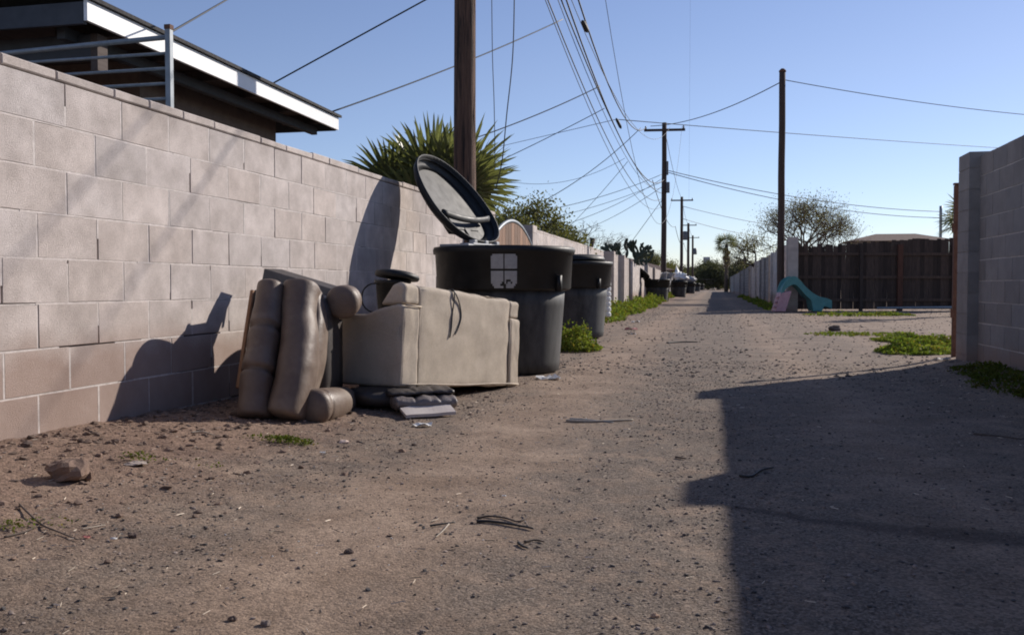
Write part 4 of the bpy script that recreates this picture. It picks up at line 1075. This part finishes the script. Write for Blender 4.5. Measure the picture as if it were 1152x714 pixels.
g1, g2 = G(1030, 397), G(1058, 388); weeds('weeds', 'bright green weed patch at the sunny end of the right wall', [(g1.x, g1.y, .42, .6), (g2.x - .05, g2.y + .3, .35, .9), (g2.x - .3, g2.y + .9, .4, .6)], 4200, .13, .034)
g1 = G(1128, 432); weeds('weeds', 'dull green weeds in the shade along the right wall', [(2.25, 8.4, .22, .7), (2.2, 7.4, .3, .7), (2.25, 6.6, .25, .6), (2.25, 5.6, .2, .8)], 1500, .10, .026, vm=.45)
g1 = G(955, 355); weeds('weeds', 'low weeds at the fence foot beside the slide', [(g1.x, g1.y, 1.2, 1.0), (g1.x + 1, g1.y + .3, .7, .6)], 500, .12, .06)
g1 = G(960, 376); weeds('weeds', 'tiny weeds scattered on the open dirt by the side opening', [(g1.x, g1.y, .8, .5)], 260, .04, .04)
g1 = G(850, 340); weeds('weeds', 'weeds at the foot of the right walls beyond the slide', [(2.0, y, .3, 2.0) for y in (32, 36, 41, 47, 55, 66)], 2400, .25, .09)
g1 = GG(315, 497); weeds('weeds', 'small green sprouts on the dirt before the recliner', [(g1.x, g1.y, .17, .05), (g1.x + .05, g1.y + .03, .10, .04)], 150, .03, .013, vm=.6)
g1 = GG(215, 522); weeds('weeds', 'sparse pale sprouts right of the flat grey stone', [(g1.x, g1.y, .12, .06), (g1.x - .16, g1.y - .12, .06, .03)], 50, .03, .012, vm=.6)
g1 = GG(62, 590); weeds('weeds', 'tiny sprouts beside the dry twig at lower left', [(g1.x, g1.y, .06, .05), (g1.x - .05, g1.y - .1, .04, .03)], 26, .02, .010, vm=.6)

def tree(name, label, loc, h, spread, levels, leaves, ls, mat, cat='tree', seed=1, trunk_h=.25, r0=.12, up=.35, squash=1.0, group=None, nch=(3, 4), jitter=.5):
    r = random.Random(seed); root = thing(name, loc, label, cat, group); tb = MB(); lb = MB()
    loc = Vector(loc)
    tips = []
    def rec(p, d, L_, rad, lev):
        k = 3; pts = [p]; dd = d.copy()
        for i in range(k):
            dd = (dd + Vector((r.gauss(0, .12), r.gauss(0, .12), r.gauss(0, .08)))).normalized(); pts.append(pts[-1] + dd * L_ / k)
        tb.tube(pts, [rad * (1 - .35 * i / k) for i in range(k + 1)], 6 if lev > 1 else 4, cap=False)
        if lev <= 2: tips.append(pts[-1]); tips.append(pts[-2])
        if lev == 0: return
        for c in range(r.choice(nch)):
            a = Vector((r.gauss(0, 1), r.gauss(0, 1), r.gauss(0, .6) * squash + .12)).normalized()
            nd = (dd * (1 - spread) + a * spread + Vector((0, 0, up * .3))).normalized()
            rec(pts[-1] if c else pts[-1], nd, L_ * r.uniform(.62, .85), rad * .6, lev - 1)
    L0 = h * trunk_h
    rec(loc - Vector((0, 0, .1)), Vector((.05, 0, 1)).normalized(), L0, r0, levels)
    top = max(t.z for t in tips) - loc.z; f = h / top
    tb.v = [(loc.x + (v[0] - loc.x) * f, loc.y + (v[1] - loc.y) * f, loc.z + (v[2] - loc.z) * f) for v in tb.v]
    tips = [loc + (t - loc) * f for t in tips]
    tb.build('trunk', M['bark'], root, smooth=True)
    if leaves:
        random.seed(seed)
        for t in tips:
            v0 = r.uniform(.65, 1.25)
            for _ in range(leaves):
                v = v0 * r.uniform(.75, 1.25)
                leaf(lb, t + Vector((r.gauss(0, jitter), r.gauss(0, jitter), r.gauss(0, jitter * .8))) * ls * 3.2, ls * r.uniform(.6, 1.4), (v, v, v * .95), .8)
        lb.build('crown', M[mat], root)
    return root
p = C(574, 322, 24); tree('olive_tree', 'rounded olive green tree behind the arched gate', (p.x, p.y, 0), 3.1, .50, 5, 9, .07, 'leaf_olive', seed=4, trunk_h=.28, r0=.12, jitter=.9)
p = C(601, 322, 27); tree('shrub', 'small pale olive shrub right of the rounded tree', (p.x, p.y, 0), 2.35, .5, 4, 7, .05, 'leaf_olive', cat='shrub', seed=9, r0=.06, jitter=.8)
p = C(665, 322, 42); tree('bare_tree', 'leafless twiggy tree behind the far left wall', (p.x, p.y, 0), 3.9, .60, 6, 0, .1, 'leaf_sparse', seed=12, trunk_h=.22, r0=.06)
p = C(896, 322, 43); tree('sparse_tree', 'tall sparse tree with thin leaves behind the fence corner', (p.x, p.y, 0), 5.2, .60, 6, 2, .06, 'leaf_sparse', seed=21, trunk_h=.24, r0=.10, up=.6, jitter=1.6, nch=(3, 3, 4))
p = C(942, 322, 44); tree('bare_tree', 'leafless branches right of the tall sparse tree', (p.x, p.y, 0), 4.4, .5, 6, 0, .1, 'leaf_sparse', seed=31, trunk_h=.25, r0=.06, up=.5)
p = C(858, 322, 56); tree('sparse_tree', 'lower bushy tree left of the bare brown pole', (p.x, p.y, 0), 3.9, .6, 5, 5, .09, 'leaf_sparse', seed=23, trunk_h=.24, r0=.12, jitter=1.1)
p = C(735, 322, 105); tree('tree', 'yellowish green tree behind the cactus', (p.x, p.y, 0), 4.6, .6, 5, 9, .10, 'leaf_olive', seed=8, r0=.08, jitter=1.0)
for i, (px, Z, h, lab) in enumerate(((748, 190, 4.6, 'dark tree beyond the brown roofed house'), (760, 210, 4.2, 'dark tree at the alley end left of the far poles'), (786, 230, 4.4, 'low dark tree closing the alley end'), (797, 215, 6.2, 'dark rounded tree at the alley end beneath the white building'),
                                     (808, 200, 4.6, 'dark tree left of the distant palm'), (834, 180, 5.0, 'dark tree right of the distant palm'), (775, 260, 5.0, 'farthest dark tree behind the pole row'), (822, 240, 4.4, 'dark tree behind the distant palm'))):
    p = C(px, 322, Z); tree('tree', lab, (p.x, p.y, 0), h, .65, 5, 9, .30, 'leaf_dark', seed=40 + i, r0=.2, trunk_h=.2, jitter=1.1)

# fan palms
def frond(mb, o, d, pet, rad, r, n=30, spread=205, col=None):
    d = d.normalized(); side = d.cross(Vector((0, 0, 1))); side = side.normalized() if side.length > .1 else Vector((1, 0, 0)); nrm = side.cross(d)
    tw = Matrix.Rotation(r.uniform(-.9, .9), 3, d); side = tw @ side; nrm = tw @ nrm
    c = o + d * pet
    mb.tube([o, o + d * pet * .5 + Vector((0, 0, .02)), c], [.018, .014, .010], 5, True, (.9, .95, .7))
    v0 = r.uniform(.7, 1.25)
    for k in range(n):
        a = R(spread) * (k / (n - 1) - .5) ; bd = d * math.cos(a) + side * math.sin(a)
        bd = (bd + nrm * (.10 if k % 2 else -.02) ).normalized(); L_ = rad * (1 - .22 * abs(k / (n - 1) - .5) * 2) * r.uniform(.86, 1.08); wv = rad * .033
        perp = bd.cross(nrm).normalized(); v = v0 * r.uniform(.75, 1.25)
        droop = Vector((0, 0, -1)) * L_ * r.uniform(.0, .14)
        p0, p1, p2, p3 = c, c + bd * L_ * .45, c + bd * L_ * .78 + droop * .35, c + bd * L_ * 1.0 + droop
        fold = nrm * wv * .45
        mb.add([p0 - perp * wv * .2, p0 + perp * wv * .2, p1 - perp * wv, p1 + fold, p1 + perp * wv, p2 - perp * wv * .6, p2 + fold * .5, p2 + perp * wv * .6, p3],
               [(0, 1, 3, 2), (1, 4, 3), (2, 3, 6, 5), (3, 4, 7, 6), (5, 6, 8), (6, 7, 8)], (v, v, v * .9))
def fan_palm(label, loc, zc, pet, rad, count, seed, n=30, skirt=0, elev=(-.2, 1.3), trunk_r=.16):
    root = thing('fan_palm', loc, label, 'palm tree'); r = random.Random(seed); o = Vector((loc[0], loc[1], zc))
    tb = MB(); tb.tube([Vector(loc), Vector((loc[0], loc[1], zc / 2)), o], [trunk_r * 1.2, trunk_r, trunk_r * .9], 12); tb.build('trunk', M['bark'], root, smooth=True)
    mb = MB()
    for k in range(count):
        az = k * 2.399 + r.uniform(-.3, .3); el = r.uniform(*elev)
        d = Vector((math.cos(az) * math.cos(el), math.sin(az) * math.cos(el), math.sin(el)))
        frond(mb, o + d * .08, d, pet * r.uniform(.8, 1.15), rad * r.uniform(.85, 1.1), r, n)
    mb.build('crown', M['palm'], root)
    if skirt:
        sk = MB()
        for k in range(60):
            az = r.uniform(0, 6.28); zz = zc - r.random() * skirt; d = Vector((math.cos(az) * .5, math.sin(az) * .5, -1)).normalized()
            frond(sk, Vector((loc[0], loc[1], zz)), d, pet * .5, rad * .62, r, 12, 120)
        sk.build('dry_skirt', M['palm_dry'], root)
p = C(486, 300, 13.4); fan_palm('broad fan palm spreading behind the left wall and near pole', (p.x, p.y, 0), 1.62, .74, .96, 19, 14, 36, elev=(.25, 1.25))
p = C(817, 322, 130); fan_palm('distant fan palm with shaggy brown skirt at the alley end', (p.x, p.y, 0), 6.6, .9, 1.2, 44, 9, 12, skirt=2.4, elev=(-.7, 1.3), trunk_r=.25)
p = C(1085, 322, 24); fan_palm('drooping palm fronds peeping past the right wall end', (p.x + .1, p.y, 0), 2.55, .35, .55, 18, 11, 18, elev=(-.6, 1.2))

# prickly cactus row behind the left wall
def cactus(label, loc, h, seed, s=.24, lev=5):
    root = thing('cactus', loc, label, 'cactus', 'cacti behind the far left wall'); r = random.Random(seed); mb = MB()
    def pad(p, d, k, lv):
        d = d.normalized(); side = d.cross(Vector((r.gauss(0, .3), 1, 0))).normalized(); nn = d.cross(side)
        L_ = s * k; rot = Matrix((side, nn, d)).transposed(); c = p + d * L_ * .5
        mb.pillow(c, (L_ * .44, L_ * .24, L_ * 1.10), rot, 2.0, 12, 8)
        if lv == 0: return
        for _ in range(r.choice((1, 2, 2, 3)) if lv < lev else 4):
            nd = (d + side * r.uniform(-1.5, 1.5) + nn * r.uniform(-.3, .3) + Vector((0, 0, .45))); pad(p + d * L_ * .9, nd, k * r.uniform(.85, 1.02), lv - 1)
    for _ in range(4): pad(Vector(loc) + Vector((r.uniform(-.3, .3), r.uniform(-.3, .3), h)), Vector((r.uniform(-.8, .8), 0, 1)), 1.2, lev - 1)
    tb = MB(); tb.tube([Vector(loc), Vector(loc) + Vector((0, 0, h + .15))], [.14, .10], 8); tb.build('trunk', M['cactus'], root, smooth=True)
    mb.build('pads', M['cactus'], root, smooth=True)
for px, Z, h, sd, lv, lab in ((712, 42, 1.75, 2, 4, 'tallest prickly cactus with upright pads above the wall'), (692, 37, 1.6, 5, 3, 'low spreading cactus left of the tallest one'), (728, 53, 1.8, 7, 3, 'small cactus right of the tallest one')):
    p = C(px, 322, Z); cactus(lab, (p.x, p.y, 0), h, sd, .31, lv)
p = C(664, 300, 24); mb = MB(); mb.tube([C(662, 290, 25), C(665, 278, 25), C(667, 268, 25)], [.07, .06, .07], 8)
tag(mb.build('stump', M['bark'], loc=tuple(C(662, 290, 25)), smooth=True), 'dark leaning stub sticking up behind the tan grey wall', 'stump')

# ------------------------------------------------------------------ far houses
def far_house(name, label, c, w, d, hw, hr, wall, roof, windows=2):
    x, y = c; root = thing(name, (x, y, 0), label, 'house')
    mb = MB(); mb.box((x, y, hw / 2), (w, d, hw)); mb.build('wall', M[wall], root)
    mb = MB(); e = .5; X, Y = w / 2 + e, d / 2 + e; rx = max(.5, X - Y)
    vs = [(x - X, y - Y, hw), (x + X, y - Y, hw), (x + X, y + Y, hw), (x - X, y + Y, hw), (x - rx, y, hw + hr), (x + rx, y, hw + hr)]
    mb.add(vs, [(0, 1, 5, 4), (1, 2, 5), (2, 3, 4, 5), (3, 0, 4), (3, 2, 1, 0)]); mb.build('roof', M[roof], root)
    for k in range(windows):
        m2 = MB(); m2.box((x - w / 2 + w * (k + 1) / (windows + 1), y - d / 2 - .02, hw * .55), (1.2, .06, .9)); m2.build('window', M['glass_dark'], root)
p = C(735, 310, 78); far_house('house', 'low house with brown roof behind the crossarm pole', (p.x - 2.6, p.y), 8, 7, 2.1, 1.1, 'wall_far', 'roof_brown')
p = C(1003, 270, 52); far_house('house', 'house with low brown hipped roof beyond the dark fence', (p.x + .2, p.y), 4.7, 2.6, 3.28, .46, 'wall_far', 'roof_brown')
p = C(795, 300, 420); root = thing('building', (p.x, p.y, 0), 'pale flat roofed block far beyond the alley end', 'building')
mb = MB(); mb.box((p.x + 0, p.y, 7), (3.0, 10, 14.0)); mb.box((p.x - 2, p.y - 1, 4.5), (16, 8, 9)); mb.build('wall', M['wall_white'], root)
for k in range(4):
    mb = MB(); mb.box((p.x - 7 + k * 4, p.y - 5.04, 6.5), (2.2, .1, 1.6)); mb.build('window', M['glass_dark'], root)
# low hedge line of far-off vegetation
mb = MB(); random.seed(77)
for i in range(9000):
    x = random.uniform(-190, 190); y = 330 + random.uniform(-6, 6); h = 4.2 + 2.4 * noise.noise(Vector((x * .05, 0, 4))) + 1.2 * noise.noise(Vector((x * .25, 0, 4)))
    v = random.uniform(.6, 1.4); leaf(mb, (x, y, random.random() ** .8 * h), random.uniform(.8, 1.8), (v, v, v), .6)
tag(mb.build('treeline', M['leaf_dark'], loc=(0, 330, 0)), 'far-off dark line of trees on the horizon', 'trees', kind='stuff')

# ------------------------------------------------------------------ litter, twigs
def stick(name, label, pts, r, mat, cat='twig', lift=.006):
    mb = MB(); P_ = [GG(*q) + Vector((0, 0, lift)) for q in pts]; P_ = smoothp(P_, 5); mb.tube(P_, [r * (1 - .5 * i / len(P_)) for i in range(len(P_))], 6)
    return tag(mb.build(name, M[mat], loc=tuple(P_[0]), smooth=True), label, cat)
stick('twig', 'longest dry twig on the dirt at lower left', [(22, 570), (45, 590), (66, 600), (88, 609)], .0035, 'twig')
stick('twig', 'short dark twig crossing the longest dry twig', [(5, 606), (30, 600), (58, 588)], .003, 'twig')
stick('twig', 'pale straw lying right of the dry twig', [(92, 599), (104, 595), (118, 592)], .0022, 'straw')
stick('twig', 'pale straw at the shadow edge by the left wall', [(215, 487), (228, 489), (242, 491)], .004, 'straw')
stick('metal_strip', 'long pale strip lying across the lane in the middle', [(637, 474), (665, 475), (690, 474), (712, 473)], .009, 'straw', 'strip')
stick('metal_strip', 'thin grey strip just above the long pale strip', [(641, 472), (660, 473), (690, 476)], .006, 'steel', 'strip')
stick('rubber_strip', 'curved black rubber strip in the centre foreground', [(536, 588), (552, 588), (574, 591), (590, 594), (600, 596)], .0055, 'wire', 'strip')
stick('rubber_strip', 'pale backed rubber strip looped over the curved black one', [(537, 584), (550, 582), (568, 584), (582, 588), (592, 584), (590, 580)], .004, 'twig', 'strip')
stick('rubber_strip', 'short black rubber piece left of the curved strip', [(484, 593), (497, 591), (512, 589)], .004, 'wire', 'strip')
stick('rubber_strip', 'stubby black piece below the curved strip', [(583, 612), (588, 616), (594, 618)], .005, 'wire', 'strip')
stick('twig', 'grey twig beside the stubby black piece', [(590, 611), (602, 609), (612, 611)], .004, 'twig')
stick('twig', 'pale splinter leaning from the short black piece', [(505, 591), (498, 599), (490, 606)], .0028, 'straw')
stick('twig', 'dark curled twig lying inside the big shadow', [(832, 536), (845, 537), (856, 530), (870, 527)], .006, 'wire')
stick('twig', 'thin twig in shade near the right wall foot', [(1095, 489), (1120, 491), (1150, 495)], .005, 'twig')
stick('twig', 'small twig left of the big shadow edge', [(760, 515), (772, 517)], .005, 'twig')
stick('twig', 'dark twig on the lane beyond the strips', [(750, 386), (768, 385), (785, 385)], .012, 'wire')
def scrap(px, py, w, label, mat='litter_white', seed=0):
    p = GG(px, py); mb = MB(); n = 5; vs = []; r = random.Random(seed)
    for i in range(n):
        for j in range(n):
            vs.append(p + Vector(((i / (n - 1) - .5) * w, (j / (n - 1) - .5) * w * .6, .006 + abs(r.gauss(0, .10)) * w)))
    mb.add(vs, [(i * n + j, (i + 1) * n + j, (i + 1) * n + j + 1, i * n + j + 1) for i in range(n - 1) for j in range(n - 1)])
    o = mb.build('paper_scrap', M[mat], loc=tuple(p)); s = o.modifiers.new('s', 'SOLIDIFY'); s.thickness = .002
    tag(o, label, 'litter')
scrap(617, 427, .20, 'torn white scrap at the foot of the open bin', seed=1)
scrap(711, 376, .12, 'white scrap on the lane beside the left weeds', seed=2)
scrap(710, 371, .22, 'faded red scrap by the left weeds', 'litter_pink', 3)
scrap(715, 363, .18, 'crumpled white paper among the left weeds', seed=4)
scrap(97, 606, .022, 'pinkish scrap beside the dry twig', 'litter_pink', 5)
scrap(128, 608, .018, 'tiny white scrap right of the dry twig', seed=6)
scrap(567, 559, .016, 'tiny white scrap above the curved rubber strip', seed=7)
scrap(363, 510, .025, 'small white flake below the recliner arm', seed=8)
scrap(1062, 405, .12, 'pale plastic litter at the end of the right wall', 'tarp', 9)
scrap(1112, 429, .09, 'grey litter in the shade by the right wall', 'tarp', 10)
scrap(1083, 415, .07, 'small grey litter at the pilaster foot', 'tarp', 11)
scrap(475, 480, .10, 'thin white plastic strip below the milky panel', seed=12)
# dry straws and stems
mb = MB(); random.seed(5)
for i in range(2600):
    y = 1.6 + 9 * random.random() ** 1.3; x = random.choice((random.gauss(-2.1, .5), random.gauss(-.6, 1.1), random.gauss(2.0, .4)))
    if x < wall_x(y) + .05 or x > 2.45: continue
    a = random.uniform(0, 6.28); l = random.uniform(.008, .035); w2 = random.uniform(.0006, .0016); z = gz(x, y) + random.uniform(.002, .006)
    d = Vector((math.cos(a), math.sin(a), random.uniform(-.1, .1))); p_ = Vector((-d.y, d.x, 0)) * w2; o_ = Vector((x, y, z)); e_ = o_ + d * l; v = random.choice((.12, .2, .35, .6, .9))
    mb.add([o_ - p_, o_ + p_, e_ + p_, e_ - p_, o_ + Vector((0, 0, w2 * 1.5)), e_ + Vector((0, 0, w2 * 1.5))], [(0, 1, 4), (1, 2, 5, 4), (2, 3, 5), (3, 0, 4, 5)], (v, v * .85, v * .68))
tag(mb.build('dry_stems', M['gravel'], loc=(-1, 4, 0)), 'short dry stems and straw bits littering the alley dirt', 'straw', kind='stuff')
# bright crumbs of glass and paper on the dirt
def gen_bits():
    y = rng.uniform(2.4, 7); x = rng.uniform(-2.0, -.3) + .25 * (y - 4); b = rng.uniform(.35, .65); return x, y, rng.uniform(.0015, .004), (b, b, b)
scatter(420, gen_bits, 'glass_crumbs', 'tiny pale glass and paper crumbs glinting on the dirt', M['gravel'], 'litter')

# white ribbed pipe behind bin 2
p = C(683, 362, 19); mb = MB(); prof = []
for k in range(9): prof += [(.055, .25 + k * .105), (.08, .27 + k * .105), (.08, .33 + k * .105), (.055, .35 + k * .105)]
mb.lathe(prof, (p.x, p.y, -.1), 16); tag(mb.build('ribbed_pipe', M['litter_white'], loc=(p.x, p.y, 0), smooth=False), 'white ribbed drain pipe standing behind the second bin', 'pipe')

# ------------------------------------------------------------------ light
w = bpy.data.worlds.new('World'); scene.world = w; w.use_nodes = True; nt = w.node_tree
bg = nt.nodes['Background']; sky = nt.nodes.new('ShaderNodeTexSky'); sky.sky_type = 'NISHITA'; sky.sun_disc = False
sky.sun_elevation = EL; sky.sun_rotation = AZ; sky.air_density = 1.0; sky.dust_density = .1; sky.ozone_density = 2.4; sky.altitude = 300
tn = nt.nodes.new('ShaderNodeMix'); tn.data_type = 'RGBA'; tn.blend_type = 'MULTIPLY'; tn.inputs[0].default_value = 1; 
tcs = nt.nodes.new('ShaderNodeTexCoord'); sxs = nt.nodes.new('ShaderNodeSeparateXYZ'); rps = nt.nodes.new('ShaderNodeValToRGB')
nt.links.new(tcs.outputs['Generated'], sxs.inputs[0]); nt.links.new(sxs.outputs['Z'], rps.inputs[0]); nt.links.new(rps.outputs[0], tn.inputs[7])
rps.color_ramp.elements[0].position = .0; rps.color_ramp.elements[0].color = (.96, .98, 1.20, 1); rps.color_ramp.elements[1].position = .22; rps.color_ramp.elements[1].color = (1.16, 1.02, 1.12, 1)
nt.links.new(sky.outputs[0], tn.inputs[6]); nt.links.new(tn.outputs[2], bg.inputs['Color']); bg.inputs['Strength'].default_value = .100
sd_ = bpy.data.lights.new('sun', 'SUN'); so = bpy.data.objects.new('sun', sd_); COL.objects.link(so)
sd_.energy = 5.0; scene.render.filter_size = 1.9; scene.cycles.filter_width = 1.9; sd_.angle = R(.53); sd_.color = (1.0, .92, .83)
so.rotation_euler = SUN.to_track_quat('Z', 'Y').to_euler()
scene.view_settings.view_transform = 'Standard'; scene.view_settings.look = 'None'; scene.view_settings.exposure = 0.06; scene.view_settings.gamma = 1
scene.render.engine = 'CYCLES'
